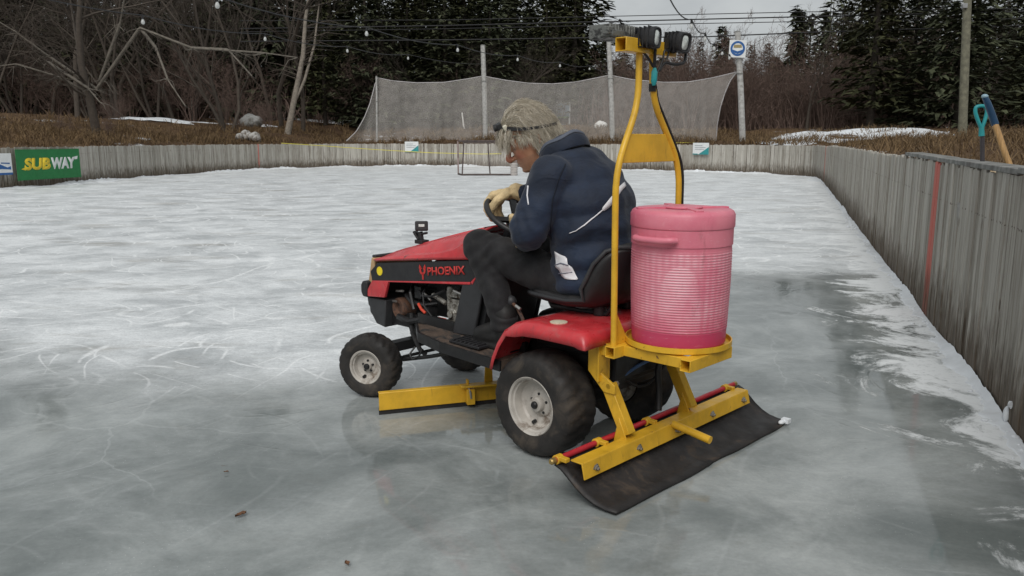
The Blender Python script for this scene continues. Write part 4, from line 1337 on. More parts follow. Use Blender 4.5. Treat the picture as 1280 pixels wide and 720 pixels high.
for row in fine_rows:
    for j, p in enumerate(row):
        if p.x > 0.02:
            dx = 0
            dx += bump_(p, (.09, 0, .026), (.06, .055, .010), .006)             # brow
            for s_ in (1, -1):
                dx -= bump_(p, (.09, .032 * s_, .004), (.08, .017, .012), .013)  # eye sockets
                dx += bump_(p, (.085, .032 * s_, .001), (.08, .0115, .0075), .006)
                dx += bump_(p, (.08, .046 * s_, -.026), (.08, .020, .016), .005)  # cheek bones
                dx -= bump_(p, (.09, .028 * s_, -.060), (.08, .010, .020), .003)
            dx += bump_(p, (.095, 0, -.062), (.08, .020, .006), .005) - bump_(p, (.095, 0, -.0705), (.08, .024, .0028), .005) + bump_(p, (.095, 0, -.078), (.08, .018, .006), .0045)
            dx -= bump_(p, (.09, 0, -.090), (.08, .022, .006), .004)
            dx += bump_(p, (.09, 0, -.106), (.08, .020, .012), .006)
            p.x += dx
mb = MB()
mb.grid([[hp(p) for p in r_] for r_ in fine_rows], closed_u=True)
mb.add([hp(p) for p in fine_rows[0]], [tuple(range(64))]); mb.add([hp(p) for p in fine_rows[-1]], [tuple(range(64))])
# nose
nose = [((.090, 0, .018), .009), ((.101, 0, .002), .0095), ((.113, 0, -.016), .0105), ((.121, 0, -.030), .0125), ((.1165, 0, -.040), .0115)]
for (a, ra), (b_, rb) in zip(nose, nose[1:]): mb.cone(hp(a), ra * HS, hp(b_), rb * HS, 14)
for s_ in (1, -1): mb.sphere(hp((.103, .0125 * s_, -.038)), .0095 * HS, 12, 8)
# ears
for s_ in (1, -1):
    pts = [(-.004, .074, .020), (-.018, .083, .026), (-.028, .086, .014), (-.026, .085, -.004), (-.016, .081, -.020), (-.006, .075, -.030)]
    for a, b_ in zip(pts, pts[1:]): mb.cone(hp((a[0], a[1] * s_, a[2])), .0065 * HS, hp((b_[0], b_[1] * s_, b_[2])), .0065 * HS, 10)
    mb.sphere(hp((-.014, .077 * s_, .002)), (.016, .008, .024), 12, 8, hrot)
# neck and the rest of the figure, a little inside the clothes
mb.cone(NECK0, .066, hp((-.020, 0, -.045)), .058, 24)
mb.cone(hp((.05, 0, -.095)), .03, NECK0 + V((.07, .02, -.02)), .05, 18)
mb.sphere((.02, 0, .76), (.13, .165, .12)); mb.sphere((.035, .005, .90), (.125, .16, .15)); mb.sphere((.06, .01, 1.03), (.125, .18, .14)); mb.cone(J['shL'], .065, J['shR'], .065); mb.sphere((.10, .015, 1.13), (.11, .16, .10))
for s_ in 'LR':
    mb.cone(J['sh' + s_], .058, J['el' + s_], .042); mb.cone(J['el' + s_], .042, J['wr' + s_], .030)
    mb.cone(J['hip' + s_], .085, J['kn' + s_], .056); mb.cone(J['kn' + s_], .055, J['an' + s_], .042)
def hand(mb, wr, fwd, side, down, thumb_side, grow=0.0, curl=1.0, K=1.32):
    """palm from the wrist along fwd, fingers curling towards down; side = across the knuckles"""
    f = V(fwd).normalized(); d = V(down); d = (d - f * d.dot(f)).normalized(); s = V(side); s = (s - f * s.dot(f) - d * s.dot(d)).normalized()
    w = V(wr)
    for u in (-.028, -.010, .010, .028):
        mb.cone(w + s * u * .6 * K + f * .01, .016 * K + grow, w + f * .088 * K + s * u * K, .0135 * K + grow, 12)
    Ls = [.92, 1.05, 1.0, .82]
    for i, u in enumerate((-.033, -.011, .012, .033)):
        L = Ls[i] * K; p = w + f * .088 * K + s * u * 1.05 * K
        ang = [R(40) * curl, R(84) * curl, R(112) * curl]; seg = [.044 * L, .030 * L, .024 * L]; rad = [.0105, .0100, .0094, .0085]
        for k_ in range(3):
            dr = f * math.cos(ang[k_]) + d * math.sin(ang[k_])
            q = p + dr * seg[k_] + s * u * .05
            mb.cone(p, rad[k_] * K + grow, q, rad[k_ + 1] * K + grow, 10); p = q
    p = w + f * .022 * K + s * .030 * K * thumb_side
    for dr, L, r0, r1 in ((f * .55 + s * .62 * thumb_side + d * .5, .045, .015, .0125), (f * .75 + s * .10 * thumb_side + d * .65, .034, .0125, .0115), (f * .6 - s * .25 * thumb_side + d * .75, .026, .0115, .009)):
        q = p + dr.normalized() * L * K; mb.cone(p, r0 * K + grow, q, r1 * K + grow, 10); p = q
HR = dict(wr=J['wrR'], fwd=(.80, .12, -.16), side=(-.15, 1, 0), down=(.05, .1, -1), thumb_side=1)
HL = dict(wr=J['wrL'], fwd=(.5, -.55, .12), side=(.6, .6, -.5), down=(-.1, .3, 1), thumb_side=-1)
hand(mb, **HR, grow=-.001); hand(mb, **HL, grow=-.001)
for s_ in 'LR': mb.cone(J['an' + s_], .038, J['an' + s_] + V((.13, .0, -.055)), .026); mb.cone(J['an' + s_] + V((-.03, 0, -.05)), .03, J['an' + s_] + V((.13, 0, -.06)), .028)
body = mb.build('body', skin_m, per, smooth=180)
remesh(body, .0042, 3, .45)
# skin tints: red nose and ears, stubble, brows and eyes
hinv = hrot.transposed()
me = body.data
ca = me.color_attributes.new('tint', 'FLOAT_COLOR', 'POINT')
cols = []
for v_ in me.vertices:
    q = (hinv @ (v_.co - HEADC)) / HS
    r_ = g_ = b_ = 0
    if -.14 < q.z < .14 and abs(q.y) < .12:
        r_ = min(1, .62 * math.exp(-((q.x - .122) / .022) ** 2 - (q.y / .02) ** 2 - ((q.z + .030) / .022) ** 2) + .45 * math.exp(-((abs(q.y) - .045) / .022) ** 2 - ((q.z + .03) / .022) ** 2 - ((q.x - .075) / .03) ** 2) + .4 * math.exp(-((abs(q.y) - .083) / .012) ** 2 - (q.z / .03) ** 2))
        if q.x > .085: r_ = max(r_, .55 * math.exp(-((q.z + .0705) / .006) ** 2 - (q.y / .02) ** 2))
        g_ = .42 if (q.z < -.045 and q.x > .0) else 0
        if q.x > .07:
            for s_ in (1, -1):
                g_ = max(g_, .8 * math.exp(-((q.y - .034 * s_) / .018) ** 2 - ((q.z - .021) / .0045) ** 2))
                b_ = max(b_, .9 * math.exp(-((q.y - .034 * s_) / .011) ** 2 - ((q.z + .001) / .0028) ** 2))
    cols += [r_, min(1, g_), b_, 1]
ca.data.foreach_set('color', cols)

# jacket
mb = MB()
mb.sphere((-.025, 0, .735), (.185, .222, .125)); mb.sphere((-.018, .0, .84), (.178, .222, .14)); mb.sphere((.0, .0, .95), (.182, .232, .15)); mb.sphere((.022, .005, 1.05), (.175, .236, .14))
mb.sphere((.058, .01, 1.14), (.155, .21, .12)); mb.sphere((.085, .02, 1.21), (.120, .16, .09)); mb.cone(J['shL'], .088, J['shR'], .088)
mb.cone((.09, .02, 1.20), .10, (.135, .03, 1.265), .082)
mb.cone(J['shL'], .092, J['elL'], .080); mb.cone(J['elL'], .080, J['wrL'] - (J['wrL'] - J['elL']).normalized() * .03, .052)
mb.cone(J['shR'], .090, J['elR'], .076); mb.cone(J['elR'], .074, J['wrR'] - (J['wrR'] - J['elR']).normalized() * .035, .050)
jk = mb.build('jacket', jacket_cloth, per, smooth=180)
remesh(jk, .010, 5, .5)
def folds(co, n):
    v_ = 0
    # gathers at elbow, waist and under the arm
    for c, ax, fr, am, rad in ((J['elL'], (J['elL'] - J['shL'] + V((.2, 0, .1))).normalized(), 120, .0032, .10), (V((.06, .18, .86)), V((.35, .2, 1)).normalized(), 70, .006, .16), (V((.10, .2, 1.05)), V((.8, 0, .7)).normalized(), 60, .005, .13), (J['elR'], (J['elR'] - J['shR']).normalized(), 90, .006, .12),
                               (V((-.08, .10, .80)), V((.2, 0, 1)), 55, .006, .20), (J['wrR'], (J['wrR'] - J['elR']).normalized(), 120, .004, .09)):
        am *= 1.35; d = co - c; w_ = math.exp(-(d.length / rad) ** 2)
        if w_ > .02:
            t = d.dot(ax) * fr + 3.2 * noise.noise(co * 7)
            v_ += am * w_ * math.sin(t)
    u_ = co - J['elL']; v_ += .0045 * math.exp(-(u_.length / .13) ** 2) * (1 - 2.4 * abs(noise.noise(V((u_.x * 16 + u_.z * 11, u_.y * 10, u_.z * 13 - u_.x * 9)))))
    v_ += .003 * (1 - 2 * abs(noise.noise(V((co.x * 9 + co.z * 5, co.y * 9, co.z * 6 - co.x * 4))))) 
    v_ += .009 * noise.noise(co * V((5, 5, 7)).x) + .006 * noise.noise(V((co.x * 14, co.y * 14, co.z * 9)))
    return v_
displace(jk, folds)
for _ in range(1):
    md = jk.modifiers.new('sub', 'SUBSURF'); md.levels = 1; md.render_levels = 1
bvh_jk = None
def jacket_bvh():
    me = jk.data
    return BVHTree.FromPolygons([v_.co.copy() for v_ in me.vertices], [tuple(p.vertices) for p in me.polygons])
bvh_jk = jacket_bvh()
def on_jacket(px, py, lift=.003):
    o = loc(EYEP); d = ray(px, py); dl = V((d.dot(FW), d.dot(LF), d.z)).normalized()
    h, nn, i_, di = bvh_jk.ray_cast(o, dl)
    if h is None: return None, None
    if nn.dot(dl) > 0: nn = -nn
    return h + nn * lift, nn
def snug(p, lift=.003):
    h, nn, i_, di = bvh_jk.find_nearest(p); return h + nn * lift if (p - h).dot(nn) > -1 else p
# reflective wave badge on the hip, laid on the cloth
def wave_patch(name, outline_top, outline_bot, mat, nx_=14, ny_=5, lift=.004):
    rows = []
    for j in range(ny_ + 1):
        t = j / ny_; row = []
        for i in range(nx_ + 1):
            u = i / nx_
            def ev(L):
                s_ = u * (len(L) - 1); k_ = min(int(s_), len(L) - 2); f_ = s_ - k_
                return (L[k_][0] * (1 - f_) + L[k_ + 1][0] * f_, L[k_][1] * (1 - f_) + L[k_ + 1][1] * f_)
            a = ev(outline_top); b_ = ev(outline_bot)
            p, nn = on_jacket(a[0] * (1 - t) + b_[0] * t, a[1] * (1 - t) + b_[1] * t, lift)
            row.append(p)
        rows.append(row)
    last = V((0, .2, .8))
    for r_ in rows:
        for i, p in enumerate(r_):
            if p is None: r_[i] = last.copy()
            else: last = p
    mb = MB(); mb.grid(rows); return mb.build(name, mat, jk, smooth=180, solid=.002)
wave_patch('reflective_badge', [(694, 314), (701, 318), (709, 322), (710, 330), (716, 334), (720, 343), (723, 349)], [(696, 329), (695, 334), (699, 336), (703, 345), (707, 349), (714, 350), (721, 350)], reflective)
wave_patch('badge_line', [(694, 331.3), (702, 328.6), (711, 330.5)], [(694, 332.4), (702, 329.8), (711, 331.8)], patch_line, 10, 1, .0055)
wave_patch('badge_line', [(699, 341), (708, 340.5), (716, 339)], [(699, 342), (708, 341.6), (716, 340)], patch_line, 10, 1, .0055)
wave_patch('reflective_stripe', [(780, 228), (774, 233), (766, 243), (757, 254), (752, 260)], [(782, 233), (777, 238), (770, 248), (761, 259), (754, 264)], reflective, 16, 2)
wave_patch('reflective_stripe', [(753, 261), (742, 271), (730, 281), (720, 288), (712, 291)], [(754, 262.3), (743, 272.2), (731, 282.2), (720, 289), (712, 291.8)], reflective, 16, 1)
seam_m = M('jacket_seam', (.004, .008, .018), .8)
wave_patch('seam', [(706, 205), (697, 225), (690, 250), (687, 280), (689, 300)], [(707.2, 205.3), (698.2, 225.3), (691.2, 250.2), (688.2, 280), (690.2, 299.6)], seam_m, 24, 1, .002)
wave_patch('piping', [(659.5, 232), (658.5, 244), (660, 256)], [(661, 232), (660, 244), (661.5, 256)], reflective, 10, 1, .002)
wave_patch('hem_band', [(666, 319), (672, 335), (680, 348), (690, 358)], [(669, 317), (676, 333), (684, 346), (694, 356)], M('hem_blue', (.025, .05, .11), .7), 14, 2, .004)
# collar: a stand-up band round the neck, lined in grey
cc_ = V((.150, .03, 1.268)); cax = V((.50, .02, 1)).normalized()
cu_ = V((1, 0, -.50)).normalized(); cv_ = cax.cross(cu_)
rows = []
for i in range(41):
    a = R(14) + R(332) * i / 40
    fr = math.cos(a)      # 1 at the throat, -1 at the nape
    rad = .085 + .003 * (1 - fr)
    ht = .030 + .014 * (1 - fr) / 2
    d = cu_ * math.cos(a) * (rad + .012) + cv_ * math.sin(a) * rad
    out = d.normalized()
    wv = .005 * math.sin(a * 5)
    rows.append([cc_ + d * .98 - cax * .03, cc_ + d * 1.0 + cax * (ht * .45), cc_ + d + out * .006 + cax * (ht + wv), cc_ + d + out * .010 + cax * (ht + .003 + wv), cc_ + d + out * .014 + cax * (ht - .015 + wv), cc_ + d + out * .020 + cax * (ht * .1), cc_ + d + out * .016 - cax * .03])
mb = MB(); mb.grid([r_[4:] for r_ in rows])
cl = mb.build('collar', jacket_cloth, jk, smooth=180, solid=.006)
mb = MB(); mb.grid([r_[:5] for r_ in rows])
c2_ = mb.build('lining', collar_cloth, jk, smooth=180, solid=.006)
for q in (cl, c2_):
    sb = q.modifiers.new('sub', 'SUBSURF'); sb.levels = 1; sb.render_levels = 1

# trousers
mb = MB()
mb.sphere((.02, 0, .70), (.155, .195, .085))
for s_, sg in (('L', 1), ('R', -1)):
    mb.cone(J['hip' + s_], .098, J['kn' + s_], .076); mb.cone(J['kn' + s_], .076, J['an' + s_] + V((0, 0, .02)), .064)
    mb.sphere(J['kn' + s_] + V((.01, 0, .0)), .080)
tr = mb.build('trousers', trouser_cloth, per, smooth=180)
remesh(tr, .009, 5, .5)
def tfold(co, n):
    v_ = .008 * noise.noise(co * 8) + .004 * noise.noise(co * 21)
    for s_ in 'LR':
        k_ = J['kn' + s_]; d = co - (k_ + V((-.07, 0, -.04))); w_ = math.exp(-(d.length / .10) ** 2)
        v_ += .007 * w_ * math.sin(d.dot(V((.7, 0, .75))) * 110 + 2 * noise.noise(co * 9))
        d = co - (J['hip' + s_] + V((.12, 0, .03))); w_ = math.exp(-(d.length / .12) ** 2)
        v_ += .006 * w_ * math.sin(d.dot(V((1, 0, .3))) * 80 + 2 * noise.noise(co * 9))
        d = co - J['an' + s_]; w_ = math.exp(-(d.length / .11) ** 2); v_ += .006 * w_ * math.sin(co.z * 120 + 2 * noise.noise(co * 9))
    return v_
displace(tr, tfold)
# boots
for s_ in 'LR':
    a = J['an' + s_]
    mb = MB(); mb.cone(a + V((0, 0, .06)), .054, a + V((-.012, 0, -.045)), .050); mb.cone(a + V((-.02, 0, -.045)), .046, a + V((.13, .01, -.058)), .040); mb.cone(a + V((.05, 0, -.02)), .045, a + V((.14, .01, -.055)), .042); mb.box(a + V((.055, .005, -.092)), (.26, .085, .022))
    bt = mb.build('boot', boot_leather, per, smooth=180); remesh(bt, .007, 3, .5)
# gloves
for nm, hd, el in (('glove', HR, J['elR']), ('glove', HL, J['elL'])):
    mb = MB(); hand(mb, **hd, grow=.0045)
    ax = (hd['wr'] - el).normalized()
    mb.cone(hd['wr'] - ax * .05, .043, hd['wr'] + ax * .012, .037, 18)
    gl = mb.build(nm, glove_leather, per, smooth=180); remesh(gl, .0032, 2, .4)
    displace(gl, lambda co, n: .0022 * noise.noise(co * 42) + .0012 * noise.noise(co * 95))
    mb = MB(); mb.tube([hd['wr'] - ax * .088, hd['wr'] - ax * .076, hd['wr'] - ax * .070], [.047, .048, .044], 18); mb.build('cuff', glove_leather, gl, smooth=40)
# hair: cap plus strands
rnd = random.Random(21)
cap_rows = []
def scalp(az, el):
    """point on the skull: az 0 = front, el 0 = ear level .. 90 = crown, head frame"""
    z = .128 * math.sin(el); zz = max(-.12, min(.128, z))
    for (z0, f0, b0_, w0), (z1, f1, b1_, w1) in zip(lev, lev[1:]):
        if z1 <= zz <= z0:
            t = (z0 - zz) / (z0 - z1); xf, xb, hw = f0 + (f1 - f0) * t, b0_ + (b1_ - b0_) * t, w0 + (w1 - w0) * t; break
    cx = (xf + xb) / 2; hx = (xf - xb) / 2
    return V((cx + math.cos(az) * hx, math.sin(az) * hw, zz))
mb = MB()
rows = []
for i in range(17):
    row = []
    for j in range(48):
        az = 2 * PI * j / 48
        ca_ = math.cos(az)
        lo = R(38) if ca_ > .35 else (R(38) + (R(-22) - R(38)) * min(1, (.35 - ca_) / .5))
        el = lo + (R(89) - lo) * i / 16
        p = scalp(az, el); g_ = .012 + .004 * noise.noise(p * 30)
        row.append(hp(p + V((p.x, p.y, p.z * 1.0)).normalized() * g_))
    rows.append(row)
mb.grid(rows, closed_u=True); mb.add(rows[-1], [tuple(range(48))])
def strand(mb, root, dirs, L, r0, jl, segs=8, off0=.03, off1=.10, grav=.12, free=False, curl=0.0):
    """runs over the skull along a flow direction, held at a small distance from it; jl = the lock's own wander"""
    p = V(root); d = V(dirs).normalized(); pts = [p.copy()]
    for k_ in range(segs):
        d = (d + V((.12 * grav, 0, -grav)) + jl[k_] + V((rnd.gauss(0, .035), rnd.gauss(0, .035), rnd.gauss(0, .03)))).normalized()
        q = p + d * (L / segs)
        e = V((q.x / .106, q.y / .080, (q.z - .004) / .128)); l = max(.01, e.length)
        t = 1 + off0 + (off1 - off0) * ((k_ + 1) / segs) ** 1.4 + curl * math.sin((k_ + 1) / segs * 3.0)
        if q.z > -.045 or l < t:
            if not free or l < t:
                s_ = t / l; q = V((q.x * s_, q.y * s_, (q.z - .004) * s_ + .004))
        d = (q - p).normalized(); p = q; pts.append(p.copy())
    rr = [r0 * (1 - .8 * (i / segs) ** 1.8) for i in range(segs + 1)]
    mb.tube([hp(q) for q in pts], rr, 3, cap=False)
def lock(root, fl, L, n_, spread, off0, off1, grav, free=False, jit=.13):
    jl = [V((rnd.gauss(0, jit), rnd.gauss(0, jit), rnd.gauss(0, jit * .6))) for _ in range(9)]
    cu_l = rnd.uniform(-.02, .05)
    for _ in range(n_):
        o_ = V((rnd.gauss(0, spread), rnd.gauss(0, spread), rnd.gauss(0, spread)))
        strand(mb, root + o_, V(fl) - o_ * 14 + V((rnd.gauss(0, .05), rnd.gauss(0, .05), rnd.gauss(0, .04))), L * rnd.uniform(.8, 1.12), rnd.uniform(.0006, .0013), jl, 8, off0 + rnd.uniform(-.02, .02), off1 + rnd.uniform(-.03, .03), grav, free, cu_l)
def flow(p):
    """combed back over the top, falling at the sides, forward-down below the band"""
    sd_ = 1 if p.y > 0 else -1
    if p.z > .075 or (p.z > .05 and p.x < .03): return V((-.80, sd_ * .32, .12)), .115, .07, .20
    if p.x > .045: return V((.45, sd_ * .25, -.55)), .07, .04, .16
    if p.x > -.02: return V((-.15, sd_ * .1, -1)), .06, .05, .16
    return V((-.45, 0, -.8)), .085, .07, .30
for i in range(520):
    az = rnd.uniform(-PI, PI); ca_ = math.cos(az)
    lo = R(36) if ca_ > .35 else (R(36) + (R(-30) - R(36)) * min(1, (.35 - ca_) / .5))
    el = lo + (R(88) - lo) * rnd.random() ** .85
    p = scalp(az, el)
    fl, L, o0, o1 = flow(p)
    fl = fl + V((noise.noise(p * 22 + V((3, 0, 0))), noise.noise(p * 22 + V((0, 5, 0))), noise.noise(p * 22 + V((0, 0, 7))))) * .9 + V((rnd.gauss(0, .15), rnd.gauss(0, .15), rnd.gauss(0, .1)))
    lf_ = rnd.uniform(-.02, .045)
    lock(p * 1.03, fl, L * rnd.uniform(.7, 1.35), 17, .0055, o0 * rnd.uniform(.5, 1.2) + lf_, o1 * rnd.uniform(.5, 1.35) + lf_, .12)
for i in range(46):    # fringe hanging over the forehead
    y = rnd.uniform(-.068, .070); p = V((.093 - abs(y) * .42 + rnd.uniform(-.012, .010), y, .072 + rnd.uniform(-.018, .020)))
    lk = noise.noise(V((y * 45, 2, 1)))
    lock(p, V((.75, y * 2.5 + lk * .9 + rnd.gauss(0, .2), -.15 + lk * .4)), rnd.uniform(.040, .082), 15, .005, .06, rnd.uniform(.08, .18), .32, True, .16)
for s_ in (1, -1):      # sideburns
    for i in range(14):
        p = V((.035 + rnd.uniform(-.018, .024), s_ * .076, .045 + rnd.uniform(-.02, .02)))
        lock(p, V((rnd.uniform(-.4, .5), .05 * s_, -1)), rnd.uniform(.03, .055), 11, .004, .03, .08, .12)
for i in range(60):    # nape, reaching the collar
    az = PI + rnd.uniform(-1.25, 1.25); p = scalp(az, R(rnd.uniform(-32, 0)))
    lock(p * 1.03, V((-.35, rnd.gauss(0, .35), -.9)), rnd.uniform(.04, .08), 15, .005, .06, rnd.uniform(.12, .30), .1, True)
hair = mb.build('hair', hair_m, per, smooth=180, recalc=False)
# head torch on its band
mb = MB(); rows = []
def band_pt(a, off, dz):
    z = .058 + .048 * math.cos(a) + dz
    for (z0, f0, b0_, w0), (z1, f1, b1_, w1) in zip(lev, lev[1:]):
        if z1 <= z <= z0:
            t = (z0 - z) / (z0 - z1); xf, xb, hw = f0 + (f1 - f0) * t, b0_ + (b1_ - b0_) * t, w0 + (w1 - w0) * t; break
    xb = max(xb, -.106)
    return ((xf + xb) / 2 + math.cos(a) * ((xf - xb) / 2 + off), math.sin(a) * (hw + off * .9), z)
for i in range(49):
    a = 2 * PI * i / 48
    rows.append([hp(band_pt(a, o_, dz)) for o_, dz in ((.012, -.006), (.0215, -.006), (.0215, .006), (.012, .006))])
mb.grid(rows, closed_u=True)
ht_ = mb.build('headlamp', strap_black, per, smooth=40)
fb_ = V(band_pt(0, .026, 0)); fs_ = V(band_pt(R(38), .018, 0))
mb = MB(); mb.box(hp(fb_), (.024, .05, .028), hrot); mb.lathe([(.015, 0), (.017, .016), (.014, .018), (.001, .017)], hp(fb_ + V((.008, .006, 0))), hrot @ V((1, .1, .3)), 18)
mb.build('lamp_body', black_plastic, ht_, bevel=.004)
mb = MB(); mb.box(hp(fs_), (.02, .02, .026), hrot); mb.build('lamp_button', M('lamp_grey', (.55, .52, .42), .4), ht_, bevel=.005)

# ------------------------------------------------------------------ things round the rink
# net posts
def lean_post(name, foot, top, r, mat, label, cat, group=None, n=12):
    o = empty(name, foot, 0, label, cat, group)
    f = V(foot); t = V(top) - f
    mb = MB(); mb.tube([V((0, 0, -.3)), t * .5 + V((.01, 0, 0)), t], [r * 1.08, r, r * .94], n)
    return o, mb
YP = {470: 42.2, 604: 42.3, 762: 38.6, 925: 34.8}
def post(px_t, py_t, px_b, key, r, label):
    Y = YP[key]; ft = at(px_b, 178, Y); tp = at(px_t, py_t, Y); ft.z = terrain(ft.x, ft.y) - .05
    o, mb = lean_post('net_post', ft, tp, r, post_m, label, 'post', 'wooden posts carrying the rink net')
    mb.build('post_shaft', post_m, o, smooth=60)
    mb = MB(); t = V(tp) - V(ft)
    mb.lathe([(r * 1.02, 0), (r * .9, .03), (r * .5, .04), (.001, .04)], t, (0, 0, 1), 12); mb.build('post_cap', rail_m, o, smooth=40)
    mb = MB(); mb.lathe([(r * 1.12, 0), (r * 1.12, .05)], t * .62, (0, 0, 1), 12); mb.build('post_band', rail_m, o, smooth=40)
    return ft, tp
f1 = post(603.5, 57, 607, 604, .125, 'pale round wooden net post standing behind the driver\'s head')
f2 = post(761, 50, 766, 762, .115, 'pale round wooden net post beside the yellow mast')
f3 = post(922, 40, 929, 925, .125, 'leaning pale wooden net post carrying the round blue emblem sign')
f0 = post(470.5, 96, 471, 470, .05, 'thin short grey net post at the folded end of the net')
# the net: thin cord mesh, seen as a grey veil
def net_mat():
    m, nt, b = newmat('net_cord'); k = NT(nt); c = k.coord('UV')
    tr_ = k.n('BsdfTransparent'); ms = k.n('MixShader')
    x, y, z = k.sep(c)
    n_ = k.noise(c, 9, 4, .6)
    f = k.ramp(n_, .3, .7, .20, .26)
    k.put(b.inputs['Base Color'], (.86, .81, .76)); b.inputs['Roughness'].default_value = .9; b.inputs['Specular IOR Level'].default_value = .1
    k.put(ms.inputs[0], f); k.nt.links.new(tr_.outputs[0], ms.inputs[1]); k.nt.links.new(b.outputs[0], ms.inputs[2])
    out = [q for q in nt.nodes if q.type == 'OUTPUT_MATERIAL'][0]
    k.nt.links.new(ms.outputs[0], out.inputs[0])
    return m
net_m = net_mat()
def polyY(px):
    ks = sorted(YP); 
    if px <= 470: return YP[470] - (470 - px) * .035
    for a, b_ in zip(ks, ks[1:]):
        if px <= b_: return YP[a] + (YP[b_] - YP[a]) * (px - a) / (b_ - a) + .10
    return YP[925]
def interp(tab, x):
    for (a, ya), (b_, yb) in zip(tab, tab[1:]):
        if x <= b_: return ya + (yb - ya) * (x - a) / (b_ - a)
    return tab[-1][1]
topc = [(433, 176), (445, 165), (455, 148), (463, 128), (468, 108), (471, 97), (490, 101), (520, 103.5), (555, 103), (585, 98.5), (604, 95), (630, 100), (660, 104), (690, 105), (720, 102.5), (745, 97.5), (762, 94), (790, 99.5), (830, 103), (860, 102.5), (890, 97.5), (921, 90)]
rightc = [(0, 921), (.12, 913), (.3, 906), (.5, 900.5), (.75, 896.5), (1, 895)]
net = empty('rink_net', V((f1[0].x, f1[0].y, terrain(f1[0].x, f1[0].y))), 0, 'sagging grey veil-like puck net hung between posts behind the far boards', 'net')
NO = net.location.copy()
rows = []; uvs = []
NXn = 150; NYn = 26
for j in range(NYn + 1):
    v_ = j / NYn; row = []
    xr = interp(rightc, v_)
    for i in range(NXn + 1):
        u = i / NXn
        pxb = 433 + (895 - 433) * u
        px = 433 + (xr - 433) * u if False else None
        xt = 433 + (921 - 433) * u
        x = xt + (interp([(0, xt), (1, xt)], v_) - xt)
        # slide the right end inwards as the edge curves
        x = 433 + (xt - 433) * (xr - 433) / (921 - 433)
        yt = interp(topc, min(921, 433 + (921 - 433) * u))
        y = yt + (178.5 - yt) * v_
        P = at(x, y, polyY(min(925, x)) + .06 * math.sin(x * .5) * v_ + .10 * math.sin(v_ * 3 + x * .11))
        row.append(P - NO)
    rows.append(row)
mb = MB(); mb.grid(rows)
nm = mb.build('netting', net_m, net, smooth=180)
uvl = nm.data.uv_layers.new(name='UVMap')
for p in nm.data.polygons:
    for li in p.loop_indices:
        vi = nm.data.loops[li].vertex_index; uvl.data[li].uv = ((vi % (NXn + 1)) / NXn * 6, (vi // (NXn + 1)) / NYn)
mb = MB(); mb.tube(rows[0], .022, 6); mb.tube([r_[-1] for r_ in rows], .022, 6)
mb.tube([r_[8] for r_ in rows], .02, 6) if False else None
mb.build('edge_rope', M('net_rope', (.42, .40, .40), .8), net, smooth=60)
# yellow rope strung along the boards
def inside(px, py, off=.12, z=None):
    return at(px, py, interp([(330, 35.3), (400, 38.3), (480, 40.6), (560, 40.4), (700, 38.9), (800, 36.4), (950, 33.0)], px) - off)
mb = MB(); mb.tube([inside(x, y) for x, y in ((352, 179), (400, 182), (470, 187), (540, 191), (600, 192.5), (680, 191.5), (760, 184), (830, 179), (868, 178))], .018, 6)
yr = mb.build('boundary_rope', M('yellow_rope', (.62, .55, .08), .6), None, smooth=60); tag(yr, 'thin yellow rope strung along the far rink boards', 'rope')
# signs
def sign_frame(pxa, pya, pxb, pyb, Y, off=.0):
    a = at(pxa, pya, Y); b_ = at(pxb, pya, Y); c = at(pxa, pyb, Y)
    return a, b_, c
def fence_spot(px):
    """point on the inner face of the boards below photo column px, with the along-fence direction as the viewer reads it"""
    d = ray(px, 300); d2 = V((d.x, d.y, 0)).normalized()
    best = None
    for i in range(NP):
        a, b_ = path[i], path[(i + 1) % NP]
        e = b_ - a; den = d2.x * e.y - d2.y * e.x
        if abs(den) < 1e-9: continue
        t = (a.x * e.y - a.y * e.x) / den; u = (a.x * d2.y - a.y * d2.x) / den
        if t > 1 and 0 <= u <= 1 and (best is None or t < best[0]): best = (t, i)
    t, i = best
    tt = (path[(i + 1) % NP] - path[i]).normalized()
    p = d2 * t
    if tt.x < 0 and p.y > 5: tt = -tt
    return p, tt, i
def at_fence(px, py):
    p, tt, i = fence_spot(px)
    dist = math.hypot(p.x, p.y); r_ = ray(px, py); s_ = dist / math.hypot(r_.x, r_.y)
    return EYEP + r_ * s_, tt
sgreen = M('sign_green', (.010, .17, .045), .5, var=.08, dirt=(.03, .14, .06), dthr=(.6, .9), dscale=2)
syellow = M('sign_yellow', (.75, .55, .03), .5); swhite = M('sign_white', (.70, .72, .72), .5, var=.05); sblue = M('sign_blue', (.02, .10, .30), .5); steal = M('sign_teal', (.03, .26, .27), .5); sgrey = M('sign_grey', (.36, .38, .40), .5)
def fence_sign(name, x0, y0, x1, y1, mat, label, cat, th=.012, framem=None):
    """returns the empty, origin at top left corner in the board's plane, width and height"""
    a, ta = at_fence(x0, y0); b_, tb = at_fence(x1, y0); c, _ = at_fence(x0, y1)
    ux = V((b_.x - a.x, b_.y - a.y, 0)); w = ux.length; ux.normalize(); h = abs(a.z - c.z)
    nz = V((ux.y, -ux.x, 0))
    if nz.dot(-V((a.x, a.y, 0))) < 0: nz = -nz
    o = empty(name, a + nz * .03, 0, label, cat)
    mb = MB(); mb.prism([(0, 0), (w, 0), (w, -h), (0, -h)][::-1], V((0, 0, 0)), ux, (0, 0, 1), th)
    panel = mb.build('sign_panel', mat, o, smooth=0)
    return o, panel, ux, nz, w, h
o, pn, ux, nz, w, h = fence_sign('banner_sign', 17, 187, 97, 226, sgreen, 'green sandwich shop banner with yellow and white lettering on the left boards', 'banner')
th = nz * .013
U = V((0, 0, 1))
lo = th + ux * (w * .11) - U * (h * .68)
lh = h * .40
text_mesh('SUB', lh, lo, ux, U, syellow, 'lettering', o, width=w * .40, extrude=.004, offset=.055, shear=.12)
